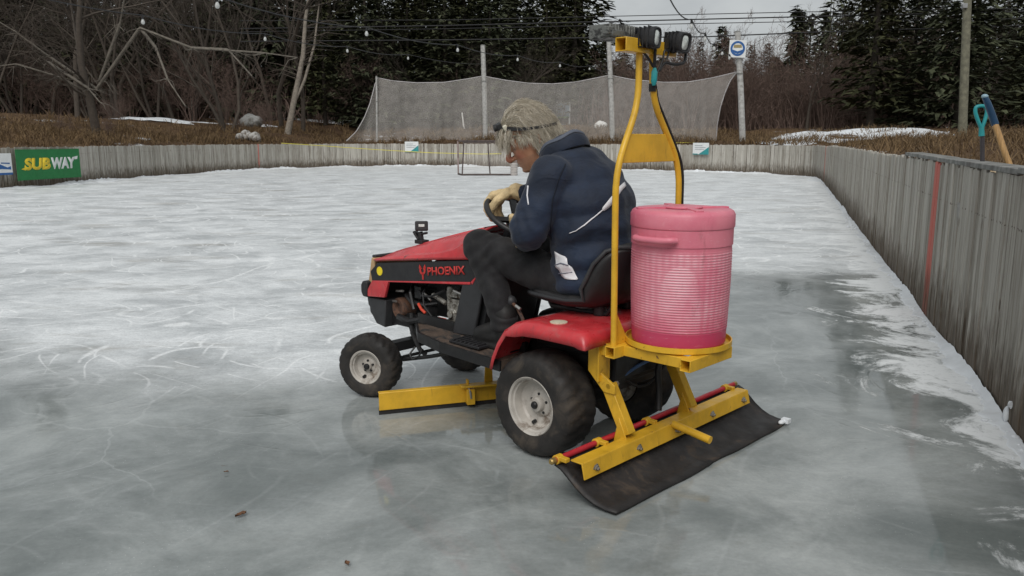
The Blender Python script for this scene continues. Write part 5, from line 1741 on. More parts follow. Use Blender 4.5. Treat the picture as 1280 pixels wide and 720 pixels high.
text_mesh('WAY', lh, lo + ux * (w * .415), ux, U, swhite, 'lettering', o, width=w * .40, extrude=.004, offset=.055, shear=.12)
mb = MB(); e0 = lo + ux * (-w * .045); mb.prism([(0, lh * .12), (w * .07, lh * .34), (w * .07, 0), (0, 0)][::-1] if False else [(-.01, lh * .10), (w * .06, -.002), (w * .06, lh * .26)], e0, ux, U, .005); mb.build('arrow', syellow, o, smooth=0)
mb = MB(); e1 = lo + ux * (w * .80); mb.prism([(0, lh * .78), (w * .045, lh * .80), (w * .055, lh * 1.08), (w * .0, lh * 1.02)], e1, ux, U, .005); mb.build('arrow', swhite, o, smooth=0)
mb = MB(); mb.prism([(0, -h), (w, -h), (w, -h + .02), (0, -h + .02)], th * .9, ux, U, .004); mb.prism([(0, -.02), (w, -.02), (w, 0), (0, 0)], th * .9, ux, U, .004)
mb.build('banner_hem', sgreen, o, smooth=0)
o, pn, ux, nz, w, h = fence_sign('board_sign', -16, 192, 12, 219.5, swhite, 'white board sign with blue waves left of the green banner', 'sign')
th = nz * .013
mb = MB(); mb.prism([(w * .0, -h * .62), (w * .45, -h * .50), (w * .78, -h * .66), (w * .94, -h * .6), (w * .94, -h * .76), (w * .5, -h * .72), (0, -h * .8)], th, ux, U, .004); mb.build('wave', sblue, o, smooth=0)
mb = MB(); mb.prism([(0, -h), (w, -h), (w, -h * .9), (0, -h * .9)], th, ux, U, .004); mb.prism([(w * .5, -h * .42), (w * .9, -h * .44), (w * .9, -h * .5), (w * .5, -h * .47)], th, ux, U, .003); mb.build('stripe', sblue, o, smooth=0)
for (x0, y0, x1, y1, lb) in ((506, 177, 523, 190, 'small white and teal sign on the far boards left of the goal'), (867, 178.5, 887, 193, 'small white and teal sign on the far boards right of the mast')):
    o, pn, ux, nz, w, h = fence_sign('small_sign', x0, y0, x1, y1, swhite, lb, 'sign')
    th = nz * .013
    mb = MB(); mb.prism([(w, -h), (w, -h * .35), (w * .35, -h)], th, ux, U, .004); mb.prism([(0, -h), (w * .35, -h), (w * .3, -h * .92), (0, -h * .92)], th, ux, U, .004); mb.build('corner_stripe', steal, o, smooth=0)
    mb = MB()
    for q, (u0, u1) in enumerate(((.12, .6), (.12, .8), (.12, .7))): mb.prism([(w * u0, -h * (.2 + q * .16)), (w * u1, -h * (.2 + q * .16)), (w * u1, -h * (.26 + q * .16)), (w * u0, -h * (.26 + q * .16))][::-1], th, ux, U, .003)
    mb.build('grey_bar', sgrey, o, smooth=0)
# emblem sign on the leaning post
eo = at(922, 61, YP[925] - .22)
es = empty('emblem_sign', eo, 0, 'white square sign with a round blue emblem on the leaning post', 'sign')
s_ = .345
mb = MB(); mb.box((0, 0, 0), (s_ * 2, .02, s_ * 2), Quaternion((0, 1, 0), R(2)).to_matrix()); mb.build('sign_panel', swhite, es, bevel=.005)
mb = MB(); mb.lathe([(s_ * .62, 0), (s_ * .86, 0), (s_ * .86, .008), (s_ * .62, .008)], (0, -.011, .01), (0, -1, 0), 40, closed=True); mb.build('ring', sblue, es, smooth=0)
mb = MB(); mb.prism([(-.17, .02), (.17, .02), (.15, .14), (-.15, .14)], (0, -.012, .02), (1, 0, 0), (0, 0, 1), .006); mb.build('crest_block', M('crest_gold', (.30, .24, .11), .6), es, smooth=0)
mb = MB(); mb.prism([(-.21, -.03), (0, -.10), (.21, -.03), (.19, -.13), (0, -.2), (-.19, -.13)], (0, -.012, .0), (1, 0, 0), (0, 0, 1), .006); mb.build('crest_wave', sblue, es, smooth=0)
# info board behind the net
ib = at(704, 152, 50); ib.z = terrain(ib.x, ib.y)
io = empty('info_board', ib, 0, 'blue grey notice board on two white legs beyond the net', 'sign')
px1 = 50 / FPX
mb = MB(); mb.box((0, 0, 33.5 * px1 - 14 * px1), (15 * px1, .05, 17 * px1)); mb.build('board_panel', M('board_blue', (.22, .29, .36), .5), io, bevel=.01)
mb = MB(); mb.box((0, -.03, 10.5 * px1), (13 * px1, .02, 2.2 * px1)); mb.build('green_band', M('board_green', (.25, .42, .14), .5), io)
for q in (-7.6, 7.6):
    mb = MB(); mb.box((q * px1, .02, 14.5 * px1 - .1), (2 * px1, .06, 29 * px1 + .2)); mb.build('leg', white_paint, io)
mp = at(580, 147, 49); mp.z = terrain(mp.x, mp.y)
mo = empty('marker_post', mp, 0, 'thin white marker stake leaning behind the net', 'stake')
mb = MB(); mb.tube([(0, 0, -.1), (-.10, 0, .85)], .045, 8); mb.build('stake_shaft', white_paint, mo, smooth=40)
mb = MB(); mb.tube([(-.10, 0, .85), (-.112, 0, .95)], [.05, .02], 8); mb.build('stake_cap', white_paint, mo, smooth=40)
# boulders
def rock(name, px, py, Y, rx, ry, rz, seed, label, mat=concrete_rock, group=None, sink=.25):
    c = at(px, py, Y); c.z = terrain(c.x, c.y)
    mb = MB(); mb.sphere((0, 0, rz * (1 - sink * 2)), (rx, ry, rz), 24, 14)
    o = mb.build(name, mat, None, smooth=50)
    displace(o, lambda co, n: .22 * rx * noise.noise(co * (1.1 / rx) + V((seed, 0, 0))) + .08 * rx * noise.noise(co * (3 / rx) + V((seed, 3, 0))))
    o.location = c
    return tag(o, label, 'boulder', group)
rock('boulder', 313, 155, 45, .62, .5, .42, 1.1, 'large pale grey boulder on the bank behind the left boards')
rock('boulder', 751, 150, 47, .35, .3, .28, 4.4, 'white snow-topped stone on the bank beside the middle net post', white_paint)
rl = random.Random(3)
for i in range(7):
    rock('rubble_stone', 308 + rl.uniform(-8, 16), 172 + rl.uniform(-3, 5), 37.6 + rl.uniform(0, 1.2), rl.uniform(.16, .28), rl.uniform(.15, .24), rl.uniform(.14, .22), 10 + i, 'pale stone in the rubble heap by the left boards', M('rubble', (.42, .41, .39), .9, dirt=(.16, .14, .12), dthr=(.4, .6), dscale=4) if i == 0 else bpy.data.materials['rubble'], 'stones in the rubble heap', .1)
# hockey goal
gY = 30.9
gl0 = gp(573, 219); gr0 = gp(646, 219)
goal = empty('hockey_goal', V(((gl0.x + gr0.x) / 2, gl0.y, 0)), R(4), 'rusty framed ice hockey goal standing before the far boards', 'goal')
gw = (gr0.x - gl0.x) / 2; gh = 1.26; gd = -.85
goal_m = M('goal_paint', (.085, .062, .056), .7, dirt=(.05, .04, .036), dthr=(.45, .65), dscale=6, var=.3)
post_pale = M('goal_post_paint', (.30, .23, .215), .6, dirt=(.16, .11, .10), dthr=(.5, .7), dscale=5)
for sd in (-1, 1):
    mb = MB(); mb.tube([(sd * gw, .55, 0.03), (sd * gw, .55, gh)], .03, 10); mb.build('goal_post', post_pale, goal, smooth=60)
    mb = MB(); mb.tube([(sd * (gw - .14), -.3, .04), (sd * (gw - .22), .1, gh * .96)] if sd < 0 else [(sd * .08, -.28, .04), (sd * .02, .1, gh * .96)], .024, 8); mb.build('goal_stay', goal_m, goal, smooth=60)
mb = MB(); mb.tube([(-gw, .55, gh), (gw, .55, gh)], .03, 10); mb.build('crossbar', goal_m, goal, smooth=60)
mb = MB(); mb.tube(bend([(-gw, .55, .035), (-gw + .14, -.3, .035), (gw - .16, -.3, .035), (gw, .55, .035)]), .032, 8); mb.build('base_frame', goal_m, goal, smooth=60)
mb = MB(); mb.tube([(-gw + .22, .1, gh * .96), (gw - .2, .1, gh * .96)], .022, 8); mb.tube([(-gw, .55, gh), (-gw + .22, .1, gh * .96)], .02, 8); mb.tube([(gw, .55, gh), (gw - .2, .1, gh * .96)], .02, 8); mb.build('top_frame', goal_m, goal, smooth=60)
mb = MB()
for i in range(5): mb.lathe([(.12, 0), (.135, .03), (.135, .07), (.12, .10)], (gw - .12, -.28, .0 + .09 * i), (0, 0, 1), 14)
mb.build('post_pad', M('pad_grey', (.40, .37, .35), .8), goal, smooth=40)
mb = MB()
rows = [[V((-gw + .14 + (2 * gw - .3) * u, -.28, .04)), V((-gw + .22 + (2 * gw - .42) * u, .1, gh * .95))] for u in [i / 12 for i in range(13)]]
mb.grid(rows)
gn = mb.build('goal_net', net_m, goal, smooth=0)
mgn = net_m.copy(); mgn.name = 'goal_net_cord'; gn.data.materials[0] = mgn
for nd in mgn.node_tree.nodes:
    if nd.type == 'MIX_SHADER':
        for l in list(nd.inputs[0].links): mgn.node_tree.links.remove(l)
        nd.inputs[0].default_value = .10
# shovels standing behind the near boards
sh = at(1228, 192, 5.2); shz = terrain(sh.x, sh.y)
o1 = empty('shovel', V((sh.x, sh.y, sh.z)), 0, 'shovel with teal plastic D grip and dark shaft standing behind the right boards', 'shovel')
u_ = 4.55 / FPX
def su_(px, py, Y=5.2): return at(px, py, Y) - V((sh.x, sh.y, sh.z))
mb = MB(); mb.tube([su_(1228, 200), su_(1228, 168)], .0135, 10); mb.tube([su_(1228, 200), su_(1228, 200) + V((0.02, .03, -.30))], .0135, 10); mb.build('shaft', M('shaft_grey', (.05, .045, .05), .5), o1, smooth=40)
mb = MB()
gripp = [su_(1227, 168), su_(1226.5, 160), su_(1222, 150), su_(1219, 140), su_(1219.5, 134), su_(1224, 132.5), su_(1230, 132.5), su_(1233.5, 135), su_(1233.5, 141), su_(1231, 151), su_(1227.5, 160), su_(1227, 168)]
mb.tube(bend([tuple(p) for p in gripp], 2), .0115, 10); mb.tube([su_(1227, 170), su_(1226.8, 158)], [.018, .015], 10); mb.build('grip', teal_plastic, o1, smooth=60)
mb = MB(); rows = []
for i in range(6):
    v_ = i / 5; rows.append([su_(1228, 200) + V((0.02 + (j - 3) * .045 * (1 - .3 * v_ ** 2), .03 - .05 * (1 - ((j - 3) / 3) ** 2), -.27 - .30 * v_)) for j in range(7)])
mb.grid(rows); mb.build('blade', steel, o1, smooth=180, solid=.003)
o2 = empty('shovel', at(1258, 200, 4.9), 0, 'long tool with blue head end and bare wooden handle leaning behind the right boards', 'shovel')
def s2(px, py, Y=4.95): return at(px, py, Y) - V(o2.location)
mb = MB(); mb.tube([s2(1265, 214, 4.88), s2(1258, 197, 4.9), s2(1243, 153, 4.95)], .018, 12); mb.build('shaft', wood_handle, o2, smooth=60)
mb = MB(); mb.tube([s2(1244, 156), s2(1240, 144), s2(1235, 130), s2(1231, 121)], [.021, .021, .019, .016], 12); mb.build('grip', blue_paint, o2, smooth=60)
mb = MB(); mb.sphere(s2(1231, 120.5), (.020, .018, .014), 12, 8); mb.build('grip_cap', M('cap_blue', (.25, .38, .45), .5), o2, smooth=180)
rock('broken_stone', 1246, 195, 5.3, .09, .07, .05, 31, 'tan broken stone on the ground between the two tools', M('tan_stone', (.36, .27, .17), .9, dirt=(.5, .42, .3), dthr=(.45, .6), dscale=14))
# leaves frozen on the ice
leaf_m = M('dry_leaf', (.16, .075, .035), .8, var=.4, vscale=40)
for i, (px, py, s_, lb) in enumerate(((301, 645, .032, 'curled brown dead leaf lying on the ice at the lower left'), (434, 706, .020, 'small brown leaf scrap on the ice near the bottom edge'), (283, 591, .014, 'tiny dark leaf scrap on the ice left of the blade'))):
    c = gp(px, py, .004)
    mb = MB(); rr_ = random.Random(i + 5)
    rows = []
    for a in range(7):
        t = a / 6; wd = s_ * .42 * math.sin(PI * min(1, t * .96 + .02)) * rr_.uniform(.8, 1.2)
        rows.append([V((s_ * (t - .5) * 1.4, wd * b_, .004 + .012 * abs(b_) * (.5 + rr_.random()) * s_ / .05)) for b_ in (-1, -.5, 0, .5, 1)])
    mb.grid(rows); o = mb.build('dead_leaf', leaf_m, None, smooth=180); o.location = c; o.rotation_euler = (0, 0, R(50 + 70 * i)); tag(o, lb, 'leaf')
# utility pole and lines
up = at(1204.5, 163, 26); ut = at(1211.5, -60, 26); up.z = terrain(up.x, up.y) - .1
po = empty('utility_pole', up, 0, 'tall greenish wooden utility pole rising behind the right boards', 'utility pole')
mb = MB(); mb.tube([V((0, 0, -.3)), ut - up], [.135, .115], 14); mb.build('pole_shaft', pole_m, po, smooth=60)
mb = MB(); tt = at(1209, 8, 26) - up; mb.box(tt + V((-.14, -.1, 0)), (.14, .12, .14)); mb.lathe([(.03, 0), (.05, .04), (.03, .1)], tt + V((-.2, -.1, 0)), (0, 0, 1), 10); mb.box(at(1211, -30, 26) - up, (2.2, .1, .1)); mb.build('insulator', M('insulator_grey', (.3, .31, .32), .4), po, bevel=.01)
wire_m = M('wire_black', (.014, .014, .016), .6)
lines = [('topmost power line crossing the sky', ((300, 26), (560, 25), (760, 20.5), (1000, 15), (1400, 9)), .022), ('second power line from the top', ((300, 36), (560, 32), (760, 27), (1000, 21), (1400, 12)), .034),
         ('third power line from the top', ((300, 40), (560, 36), (760, 31.5), (1000, 27), (1400, 22)), .022), ('lowest and thickest power line above the net', ((300, 52), (560, 50), (760, 47), (880, 46), (1000, 41), (1400, 28)), .034)]
for lb, pts_, r_ in lines:
    mb = MB(); P = [at(x, y, 47 - (x - 640) * .004) for x, y in pts_]
    mb.tube(bend([tuple(p) for p in P], 4), r_, 5); o = mb.build('power_line', wire_m, None, smooth=60); tag(o, lb, 'power line')
# festoon strings with lamps
def festoon(label, bl, ends, grp, r=.012):
    P = [at(*p) for p in ends[0]] + [at(*p) for p in bl] + [at(*p) for p in ends[1]]
    Q = []
    for a, b_ in zip(P, P[1:]):
        for q in range(6):
            t = q / 6; m = a.lerp(b_, t); m.z -= .22 * 4 * t * (1 - t) * .5; Q.append(m)
    Q.append(P[-1])
    mb = MB(); mb.tube(Q, r, 5); o = mb.build('light_cable', wire_m, None, smooth=60); tag(o, label, 'cable')
glass_bulb = M('bulb_glass', (.50, .51, .50), .15, var=.02)
proto = None
def place_bulb(p, label, group):
    global proto
    if proto is None:
        o = empty('light_bulb', p, 0)
        mb = MB(); mb.lathe([(.018, .0), (.022, -.02), (.024, -.085), (.020, -.09)], (0, 0, 0), (0, 0, 1), 14); mb.build('socket', black_plastic, o, smooth=40)
        mb = MB(); mb.lathe([(.020, -.085), (.024, -.10), (.038, -.13), (.042, -.155), (.036, -.18), (.02, -.194), (.0005, -.197)], (0, 0, 0), (0, 0, 1), 18); mb.build('bulb', glass_bulb, o, smooth=60)
        proto = o
    else:
        o = copy_tree(proto); o.location = p
    tag(o, label, 'light bulb', group)
A = [(271, -4, 15), (458, 34, 19.6), (572, 56, 24.2), (647, 69, 28.8), (700, 77.5, 33.4), (737, 82, 38)]
B = [(178, 19, 18.9), (331, 42, 23.5), (434, 58, 28), (510, 68, 32.6)]
Cc = [(864.5, 24, 17), (881.5, 41, 20), (893, 54, 23.5), (903, 61, 27), (912, 67.5, 31)]
festoon('long lamp cable running from upper left towards the middle net post', A, ([(-60, -70, 10.4)], [(761, 88, 38.5)]), None)
festoon('lamp cable strung before the dark trees on the left', B, ([(-80, -40, 14)], [(603, 80, 42)]), None)
festoon('short lamp cable dropping from above to the emblem post', Cc, ([(836, -4, 13)], [(921, 74, 34.5)]), None)
ORD = ['first', 'second', 'third', 'fourth', 'fifth', 'sixth']
for i, p in enumerate(A): place_bulb(at(*p), ORD[i] + ' white bulb along the lamp cable that ends at the post beside the mast', 'bulbs on the long lamp cable')
for i, p in enumerate(B): place_bulb(at(*p), ORD[i] + ' white bulb along the cable strung before the dark trees', 'bulbs on the left lamp cable')
for i, p in enumerate(Cc): place_bulb(at(*p), ORD[i] + ' white bulb down the short cable that drops to the emblem post', 'bulbs on the short lamp cable')

# ------------------------------------------------------------------ trees
def conifer_mesh(name, H, Wd, seed, dens=1.0, mat=needles, lowfrac=.05, gap=.12, droop=.25):
    rnd = random.Random(seed)
    mb = MB(); z = H * lowfrac
    while z < H * .985:
        t = z / H
        Rb = Wd * (1 - t) ** .80 * rnd.uniform(.75, 1.12) + .10
        nb = max(4, int((4.5 + 6.5 * (1 - t)) * dens))
        a0 = rnd.random() * 6.28
        for b in range(nb):
            if rnd.random() < gap: continue
            a = a0 + 2 * PI * b / nb + rnd.uniform(-.3, .3)
            L = Rb * rnd.uniform(.6, 1.15)
            d = V((math.cos(a), math.sin(a), 0)); sdv = V((-d.y, d.x, 0))
            up_ = .25 * t - droop * (1 - t) + rnd.uniform(-.1, .1)
            m_ = max(3, int(L / .26))
            for k_ in range(m_):
                s_ = (k_ + rnd.random()) / m_
                if s_ < .18 and L > 1: continue
                c = V((0, 0, z)) + d * (L * s_) + V((0, 0, L * (up_ * s_ + .18 * s_ * s_)))
                lw = (.12 + .30 * (1 - s_)) * min(1, .5 + L * .4)
                for q in (0, 1):
                    dd = (d * rnd.uniform(.35, 1) + sdv * rnd.uniform(-1, 1) + V((0, 0, rnd.uniform(-.55, .15)))).normalized()
                    ln = rnd.uniform(.22, .46) * (.75 + .35 * min(1, L))
                    ww = dd.cross(V((rnd.uniform(-.5, .5), rnd.uniform(-.5, .5), 1))).normalized() * rnd.uniform(.05, .10)
                    c2 = c + sdv * rnd.uniform(-lw, lw) * 1.25; ww = ww * 1.55; ln = ln * 1.2
                    mb.add([c2 - ww, c2 + ww, c2 + dd * ln + ww * .25, c2 + dd * ln - ww * .25], [(0, 1, 2, 3)])
        z += H * rnd.uniform(.013, .022) / dens ** .3
    return mb
def conifer(name, H, Wd, seed, label, group, loc_, rz, dens=1.0, mat=needles, **kw):
    o = empty(name, loc_, rz, label, 'conifer tree', group)
    mb = MB(); rnd = random.Random(seed + 99)
    mb.tube([V((0, 0, -.4)), V((.03, 0, H * .4)), V((0, .03, H * .8)), V((0, 0, H))], [H * .014 + .03, H * .011 + .02, .04, .008], 8)
    for i in range(14):
        a = rnd.random() * 6.28; z = H * rnd.uniform(.06, .5); L = Wd * .7 * (1 - z / H)
        mb.tube([V((0, 0, z)), V((math.cos(a) * L, math.sin(a) * L, z - .1 * L))], [.03, .008], 4, cap=False)
    mb.build('trunk', bark_dark, o, smooth=60)
    conifer_mesh(name, H, Wd, seed, dens, mat, **kw).build('crown', mat, o, smooth=0, recalc=False)
    return o
def bare_mesh(H, seed, spread=.55, stems=1, thick=.02, levels=4, wig=.16, lean=(0, 0), kids=(5, 8), low=.22):
    rnd = random.Random(seed)
    trunk = MB(); br = MB()
    def grow(mb, p, d, L, r, lev_):
        nseg = 5 if lev_ < 2 else 3
        pts = [p]; q = p.copy(); dd = d.copy(); dirs = []
        for i in range(nseg):
            dd = (dd + V((rnd.gauss(0, wig), rnd.gauss(0, wig), rnd.gauss(0, wig * .6) + (.05 if lev_ else .02)))).normalized()
            q = q + dd * (L / nseg); pts.append(q.copy()); dirs.append(dd.copy())
        mb.tube(pts, [r * (1 - .72 * i / nseg) for i in range(nseg + 1)], 7 if lev_ == 0 else (4 if lev_ < 2 else 3), cap=False)
        if lev_ >= levels: return
        nk = rnd.randint(*kids) + (3 if lev_ == 0 else 0)
        for k_ in range(nk):
            t = low + (1 - low) * (k_ + rnd.random()) / nk if lev_ == 0 else .15 + .85 * (k_ + rnd.random()) / nk
            i = min(nseg - 1, int(t * nseg)); f_ = t * nseg - i
            b0_ = pts[i].lerp(pts[i + 1], f_)
            ax = dirs[i]; o_ = ax.orthogonal().normalized(); o_.rotate(Quaternion(ax, rnd.random() * 6.28))
            sp_ = spread * rnd.uniform(.6, 1.35)
            nd = (ax * math.cos(sp_) + o_ * math.sin(sp_)).normalized()
            grow(br, b0_, nd, L * rnd.uniform(.34, .58) * (1.1 - .4 * t if lev_ == 0 else 1), max(.006, r * (1 - .65 * t) * rnd.uniform(.42, .6)), lev_ + 1)
    for s_ in range(stems):
        a = rnd.random() * 6.28; k_ = 0 if stems == 1 else rnd.uniform(.08, .42)
        grow(trunk, V((math.cos(a) * .12 * (stems > 1), math.sin(a) * .12 * (stems > 1), -.2)), V((math.cos(a) * k_ + lean[0], math.sin(a) * k_ + lean[1], 1)).normalized(), H * rnd.uniform(.8, 1.05), H * thick / (1 if stems == 1 else 1.4), 0)
    return trunk, br
def bare(name, H, seed, label, cat, group, loc_, rz, mat=bark_grey, mat2=None, **kw):
    o = empty(name, loc_, rz, label, cat, group)
    t, b_ = bare_mesh(H, seed, **kw)
    t.build('trunk', mat, o, smooth=60, recalc=False); b_.build('crown', mat2 or mat, o, smooth=60, recalc=False)
    return o
def spot(px, Y, py=150):
    p = at(px, py, Y); return V((p.x, p.y, terrain(p.x, p.y) - .1))
PROTO = {}
def conif_at(key, px, Y, s_, label, group, rz):
    par = {'a': (14, 3.3, 11, needles, {}), 'b': (12, 3.0, 12, needles, dict(gap=.2)), 'c': (15, 3.8, 13, needles2, dict(gap=.2, droop=.1)), 'd': (9, 2.1, 14, needles, dict(gap=.1)), 'e': (13, 2.6, 15, needles2, dict(gap=.25, lowfrac=.12))}[key]
    if key not in PROTO:
        PROTO[key] = conifer('spruce_tree', par[0], par[1], par[2], label, group, spot(px, Y), rz, 1.0, par[3], **par[4]); o = PROTO[key]
    else:
        o = copy_tree(PROTO[key]); o.location = spot(px, Y); o.rotation_euler = (0, 0, rz)
        tag(o, label, 'conifer tree', group)
    o.scale = (s_, s_, s_)
    return o
rt = random.Random(77)
# wood left of and behind the net
for i in range(40):
    px = -60 + 800 * (i + rt.uniform(-.4, .4)) / 40
    Y = rt.uniform(54, 74); conif_at(rt.choice('aabcce'), px, Y, rt.uniform(.85, 1.25), 'dark spruce crowded in the wood behind the left boards and net', 'spruces in the wood behind the net', rt.random() * 6)
for i in range(13):
    px = 400 + 345 * (i + rt.uniform(-.4, .4)) / 13
    conif_at(rt.choice('abce'), px, rt.uniform(49, 56), rt.uniform(.6, .95), 'dark green spruce standing before the wood straight behind the net', 'spruces straight behind the net', rt.random() * 6)
# lower row in the sky gap
for i, (px, py) in enumerate(((752, 40), (776, 52), (800, 48), (826, 55), (848, 52), (872, 50), (905, 46), (936, 55), (955, 52))):
    Y = 78 + rt.uniform(-6, 8); tz = at(px, py, Y).z; b0_ = spot(px, Y)
    conif_at('dbe'[i % 3], px, Y, (tz - b0_.z) / {'d': 9, 'b': 12, 'e': 13}['dbe'[i % 3]], 'low distant spruce tip under the open patch of sky', 'spruces under the open patch of sky', rt.random() * 6)
def tip(key, px, py, Y, label, H, group=None, rz=0.0):
    b0_ = spot(px, Y); tz = at(px, py, Y).z
    return conif_at(key, px, Y, (tz - b0_.z) / H, label, group, rz)
tip('d', 898, 30, 70, 'slim pointed spruce tip standing alone left of the emblem post', 9)
tip('d', 993, 9, 62, 'small symmetrical spruce standing clear against the sky', 9, None, 1.0)
tip('c', 1046, -22, 56, 'broad dark spruce right of the small symmetrical one', 15, None, 2.0)
tip('a', 1098, -10, 62, 'ragged spruce between the broad dark one and the bare crowns', 14, None, 3.0)
for i in range(15):
    px = 1070 + 300 * (i + rt.uniform(-.4, .4)) / 15
    Y = rt.uniform(40, 66); conif_at(rt.choice('abce'), px, Y, rt.uniform(.75, 1.05), 'dark spruce in the wood behind the utility pole', 'spruces behind the utility pole', rt.random() * 6)
# bare trees
BP = {}
def bare_at(key, px, Y, s_, label, group, rz, cat='bare tree'):
    par = {'t1': dict(H=10, seed=31, spread=.6, thick=.014, levels=4, kids=(4, 6)), 't2': dict(H=11, seed=35, spread=.5, thick=.012, levels=4, kids=(4, 6), mat=bark_grey), 't3': dict(H=9, seed=38, spread=.75, stems=3, thick=.013, levels=3, kids=(5, 7)),
           's1': dict(H=4.2, seed=41, spread=.6, stems=10, thick=.010, levels=4, kids=(3, 4), mat=brush_m), 's2': dict(H=3.6, seed=44, spread=.75, stems=12, thick=.009, levels=4, kids=(3, 4), mat=brush_m)}[key]
    par = dict(par)
    if key not in BP:
        H = par.pop('H'); seed = par.pop('seed')
        BP[key] = o = bare('bare_tree' if key[0] == 't' else 'bare_shrub', H, seed, label, cat, group, spot(px, Y), rz, **par)
    else:
        o = copy_tree(BP[key]); o.location = spot(px, Y); o.rotation_euler = (0, 0, rz); tag(o, label, cat, group)
    o.scale = (s_, s_, s_)
    return o
for i in range(20):
    px = -40 + 440 * (i + rt.uniform(-.4, .4)) / 20
    bare_at(rt.choice(('t1', 't2', 't3')), px, rt.uniform(44, 56), rt.uniform(.8, 1.2), 'leafless grey tree among the spruces behind the left boards and net', 'bare trees behind the net', rt.random() * 6)
for i in range(6):
    px = 540 + 200 * (i + rt.uniform(-.3, .3)) / 6
    bare_at(rt.choice(('t2', 't3')), px, rt.uniform(46, 52), rt.uniform(.4, .62), 'leafless pale tree seen through the net beside the driver', 'bare trees seen through the net', rt.random() * 6)
for i in range(8):
    px = 1020 + 260 * (i + rt.uniform(-.4, .4)) / 8
    bare_at(rt.choice(('t1', 't2', 't3')), px, rt.uniform(48, 60), rt.uniform(.6, .95), 'leafless tree with reddish twigs right of the emblem post', 'bare trees right of the emblem post', rt.random() * 6)
for i in range(40):
    px = 765 + 430 * (i + rt.uniform(-.4, .4)) / 40
    bare_at(rt.choice(('s1', 's2')), px, rt.uniform(49, 58), rt.uniform(.75, 1.25), 'leafless reddish brown shrub in the thicket right of the driver', 'shrubs in the right thicket', rt.random() * 6, 'shrub')
for i in range(16):
    px = -30 + 760 * (i + rt.uniform(-.4, .4)) / 16
    bare_at(rt.choice(('s1', 's2')), px, rt.uniform(47, 56), rt.uniform(.7, 1.2), 'leafless brown shrub at the foot of the wood behind the net', 'shrubs at the foot of the left wood', rt.random() * 6, 'shrub')
for i in range(22):
    p_, tt_, ii_ = fence_spot(rt.uniform(5, 420)); p_ = p_ + normals[ii_] * rt.uniform(2.0, 9.0)
    o = bare_at(rt.choice(('s1', 's2')), 300, 45, rt.uniform(.16, .36), 'low leafless brush clump on the bank behind the banner boards', 'brush clumps on the bank', rt.random() * 6, 'shrub')
    o.location = (p_.x, p_.y, terrain(p_.x, p_.y) - .05)
# the named ones
ft = spot(357, 41.5); bt = at(388, -15, 41.5) - ft
o = empty('leaning_tree', ft, 0, 'slender pale leaning trunk forked low down behind the left boards', 'bare tree')
mb = MB(); mb.tube([V((0, 0, -.2)), bt * .25 + V((.10, 0, 0)), bt * .55 + V((.18, 0, 0)), bt * .8, bt], [.17, .135, .11, .085, .06], 10); mb.tube([bt * .22 + V((.1, 0, 0)), bt * .38 + V((.42, .1, 0)), bt * .62 + V((.62, .1, 0)), bt * .9 + V((.5, .2, 0))], [.075, .07, .055, .03], 8); mb.build('trunk', bark_pale, o, smooth=60)
mb = MB(); rb = random.Random(6)
for i in range(26):
    t = rb.uniform(.35, 1); p = bt * t + V((.15, 0, 0)); a = rb.choice((-1, 1)) * rb.uniform(.5, 2.4)
    mb.tube([p, p + V((a * .5, rb.uniform(-.5, .5), .3)), p + V((a, rb.uniform(-1, 1), rb.uniform(-.1, .7)))], [.03, .018, .006], 4, cap=False)
mb.build('crown', bark_grey, o, smooth=60)
bigt = bare('bare_tree', 9.5, 52, 'big bare tree with long drooping pale limbs behind the green banner', 'bare tree', None, spot(122, 33, 158), 0, bark_grey, spread=.85, thick=.019, levels=4, kids=(4, 6), low=.15, wig=.2)
mb = MB(); rb = random.Random(16)
base_ = V(bigt.location)
for pts_ in (((122, 110), (175, 35), (240, 60), (330, 66), (372, 72)), ((175, 35), (195, 60), (210, 100), (232, 133)), ((122, 112), (60, 70), (20, 40), (-30, 10)), ((120, 120), (70, 95), (20, 80), (-40, 88)), ((125, 100), (150, 30), (160, -30)), ((240, 60), (285, 62), (315, 95)), ((60, 78), (110, 110), (125, 128))):
    P = [at(x, y, 33 - .6 * i) - base_ for i, (x, y) in enumerate(pts_)]
    q = bend([tuple(p) for p in P], 4); mb.tube(q, [.06 * (1 - .8 * i / len(q)) + .006 for i in range(len(q))], 6, cap=False)
    for k_ in range(12):
        p = rb.choice(q); a = rb.uniform(0, 6.28); l = rb.uniform(.3, 1.0)
        mb.tube([p, p + V((math.cos(a) * l * .5, rb.uniform(-.3, .3), -.1)), p + V((math.cos(a) * l, rb.uniform(-.5, .5), math.sin(a) * l * .7 - .2))], [.016, .011, .004], 3, cap=False)
mb.build('long_limb', M('bark_limb', (.13, .115, .095), .9, var=.3), bigt, smooth=60, recalc=False)
o = bare('bare_tree', 8.5, 63, 'clump of grey trunks standing behind the rubble heap', 'bare tree', None, spot(285, 41, 158), 0, bark_grey, spread=.5, stems=4, thick=.016, levels=3, kids=(4, 6))
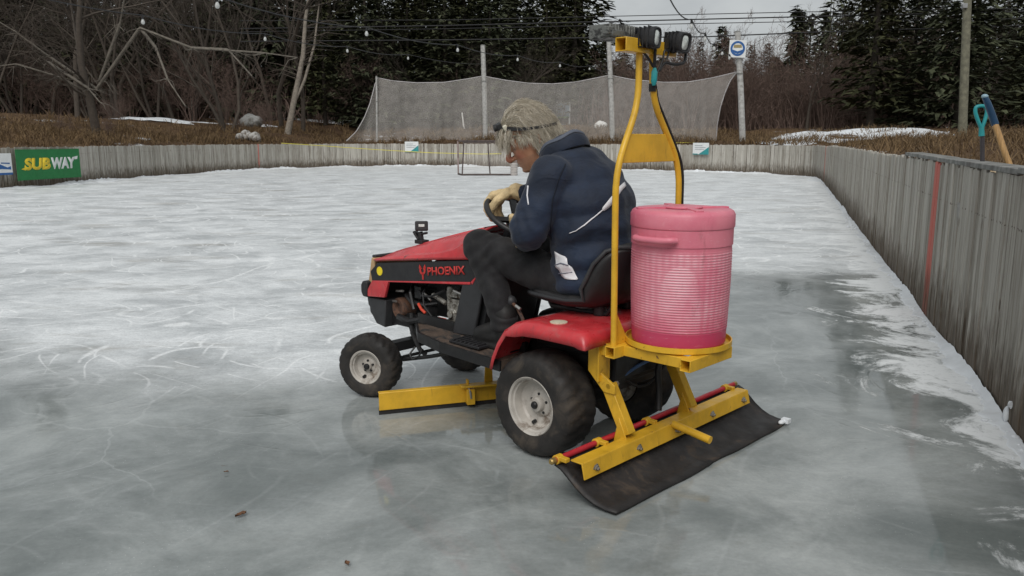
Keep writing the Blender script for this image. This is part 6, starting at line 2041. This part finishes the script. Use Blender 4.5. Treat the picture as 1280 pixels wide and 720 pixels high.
# the far mass of wood
mb = MB(); rf = random.Random(5)
for i in range(330):
    px = -900 + 3000 * i / 330 + rf.uniform(-8, 8)
    Y = rf.uniform(82, 112)
    p = at(px, 150, Y); q = V((p.x, p.y, 3.2))
    gapf = 1.0
    if 735 < px < 985: gapf = .52
    H = rf.uniform(11, 16) * gapf * (1.0 if px < 735 else .85); Wd = rf.uniform(2.2, 3.4)
    for k_ in range(int(300)):
        t = rf.random() ** 1.25; a = rf.uniform(0, 6.28)
        rr2 = Wd * (1 - t) * rf.uniform(.35, 1.05)
        c = q + V((math.cos(a) * rr2, math.sin(a) * rr2, H * t))
        dd = V((math.cos(a), math.sin(a), rf.uniform(-.7, .1))).normalized(); ln = rf.uniform(.7, 1.5); ww = V((-dd.y, dd.x, rf.uniform(-.3, .3))) * rf.uniform(.2, .45)
        mb.add([c - ww, c + ww, c + dd * ln], [(0, 1, 2)])
    mb.tube([q, q + V((0, 0, H))], [.2, .03], 4, cap=False)
fo = mb.build('distant_forest', needles, None, smooth=0, recalc=False); tag(fo, 'dark far-off mass of spruce wood along the horizon', 'forest', None, 'stuff')
# undergrowth at the wood edge
mb = MB(); ru = random.Random(9)
for i in range(9000):
    px = ru.uniform(-120, 1420) if i < 5200 else ru.uniform(745, 1180); Y = ru.uniform(50, 70)
    p = at(px, 150, Y); z0 = 2.3 if px < 760 else 1.9
    q = V((p.x, p.y, z0)); L = ru.uniform(.8, 3.2); d = V((ru.gauss(0, .35), ru.gauss(0, .3), 1)).normalized()
    w_ = V((ru.uniform(.012, .028), 0, 0)); m_ = q + d * L * .5 + V((ru.gauss(0, .1), 0, 0)); e_ = q + d * L + V((ru.gauss(0, .35), ru.gauss(0, .3), -.1))
    mb.add([q - w_, q + w_, m_ + w_ * .7, m_ - w_ * .7, e_], [(0, 1, 2, 3), (3, 2, 4)])
    for k_ in range(3):
        b0_ = q + d * L * ru.uniform(.3, .9); e2 = b0_ + V((ru.gauss(0, .5), ru.gauss(0, .4), ru.uniform(.1, .6)))
        mb.add([b0_ - w_ * .5, b0_ + w_ * .5, e2], [(0, 1, 2)])
un = mb.build('undergrowth', brush_m, None, smooth=0, recalc=False); tag(un, 'brown leafless undergrowth at the foot of the wood', 'undergrowth', None, 'stuff')
# dead grass on the banks
mb = MB(); rg = random.Random(10)
cand = [i for i in range(NP) if path[i].y > 3 and not (path[i].x < -13 and path[i].y < 14)]
for i in range(60000):
    k_ = rg.choice(cand); d = .45 + abs(rg.gauss(0, 1)) * 5.0
    if d > 15: continue
    q = path[k_] + normals[k_] * d + V((rg.uniform(-.2, .2), rg.uniform(-.2, .2), 0))
    tuft = noise.noise(V((q.x * .5, q.y * .5, 4.4))) + .5 * noise.noise(V((q.x * 1.7, q.y * 1.7, 8.4)))
    if tuft < -.05 and rg.random() < .8: continue
    q.z = hgt(d, q.x, q.y) - .02
    L = rg.uniform(.12, .42) * (1 + max(0, tuft)) * (1.0 if q.y > 8 else .55)
    dr = V((rg.gauss(0, .55), rg.gauss(0, .55), 1)).normalized(); w_ = V((rg.uniform(-1, 1), rg.uniform(-1, 1), 0)).normalized() * (.0022 + .00036 * q.y) 
    m_ = q + dr * L * .6; e_ = q + dr * L + V((rg.gauss(0, .12), rg.gauss(0, .12), -.05)) * (L / .3)
    mb.add([q - w_, q + w_, m_ + w_ * .6, m_ - w_ * .6, e_], [(0, 1, 2, 3), (3, 2, 4)])
gr = mb.build('dead_grass', straw, None, smooth=0, recalc=False); tag(gr, 'straw brown dead grass on the banks round the rink', 'grass', None, 'stuff')

# ------------------------------------------------------------------ light
w = bpy.data.worlds.new('World'); scene.world = w; w.use_nodes = True
nt = w.node_tree; nt.nodes.clear(); k = NT(nt)
SUN_EL, SUN_AZ = R(46), R(190)
sky = k.n('TexSky', sky_type='NISHITA'); sky.sun_disc = False; sky.sun_elevation = SUN_EL; sky.sun_rotation = SUN_AZ
sky.dust_density = 3.0; sky.air_density = 1.0
hs = k.n('HueSaturation'); hs.inputs['Saturation'].default_value = .12; k.put(hs.inputs['Color'], sky.outputs[0])
gen = k.coord('Generated')
cl = k.noise(k.mapping(gen, (1, 1, 3.2)), 2.4, 6, .6, .4)
mx = k.mix(.72, hs.outputs[0], (6.1, 6.45, 6.6, 1))
mul = k.mix(1.0, mx, k.mix(k.ramp(cl, .3, .7), (.86, .87, .88, 1), (1.08, 1.08, 1.07, 1)), 'MULTIPLY')
bg = k.n('Background'); k.put(bg.inputs[0], mul); bg.inputs[1].default_value = .078
out = k.n('OutputWorld'); nt.links.new(bg.outputs[0], out.inputs[0])
sl = bpy.data.lights.new('sun', 'SUN'); sl.energy = 1.5; sl.angle = R(38); sl.color = (1, .965, .92)
so_ = bpy.data.objects.new('sun', sl); COL.objects.link(so_)
sd_ = V((math.sin(SUN_AZ) * math.cos(SUN_EL), math.cos(SUN_AZ) * math.cos(SUN_EL), math.sin(SUN_EL)))
so_.rotation_euler = sd_.to_track_quat('Z', 'Y').to_euler()
so_.location = (0, 0, 30)
vs = scene.view_settings
vs.view_transform = 'Standard'; vs.look = 'None'; vs.gamma = 1; vs.use_curve_mapping = False; vs.exposure = 0.2
scene.cycles.max_bounces = 6; scene.cycles.transparent_max_bounces = 12
scene.cycles.use_denoising = True
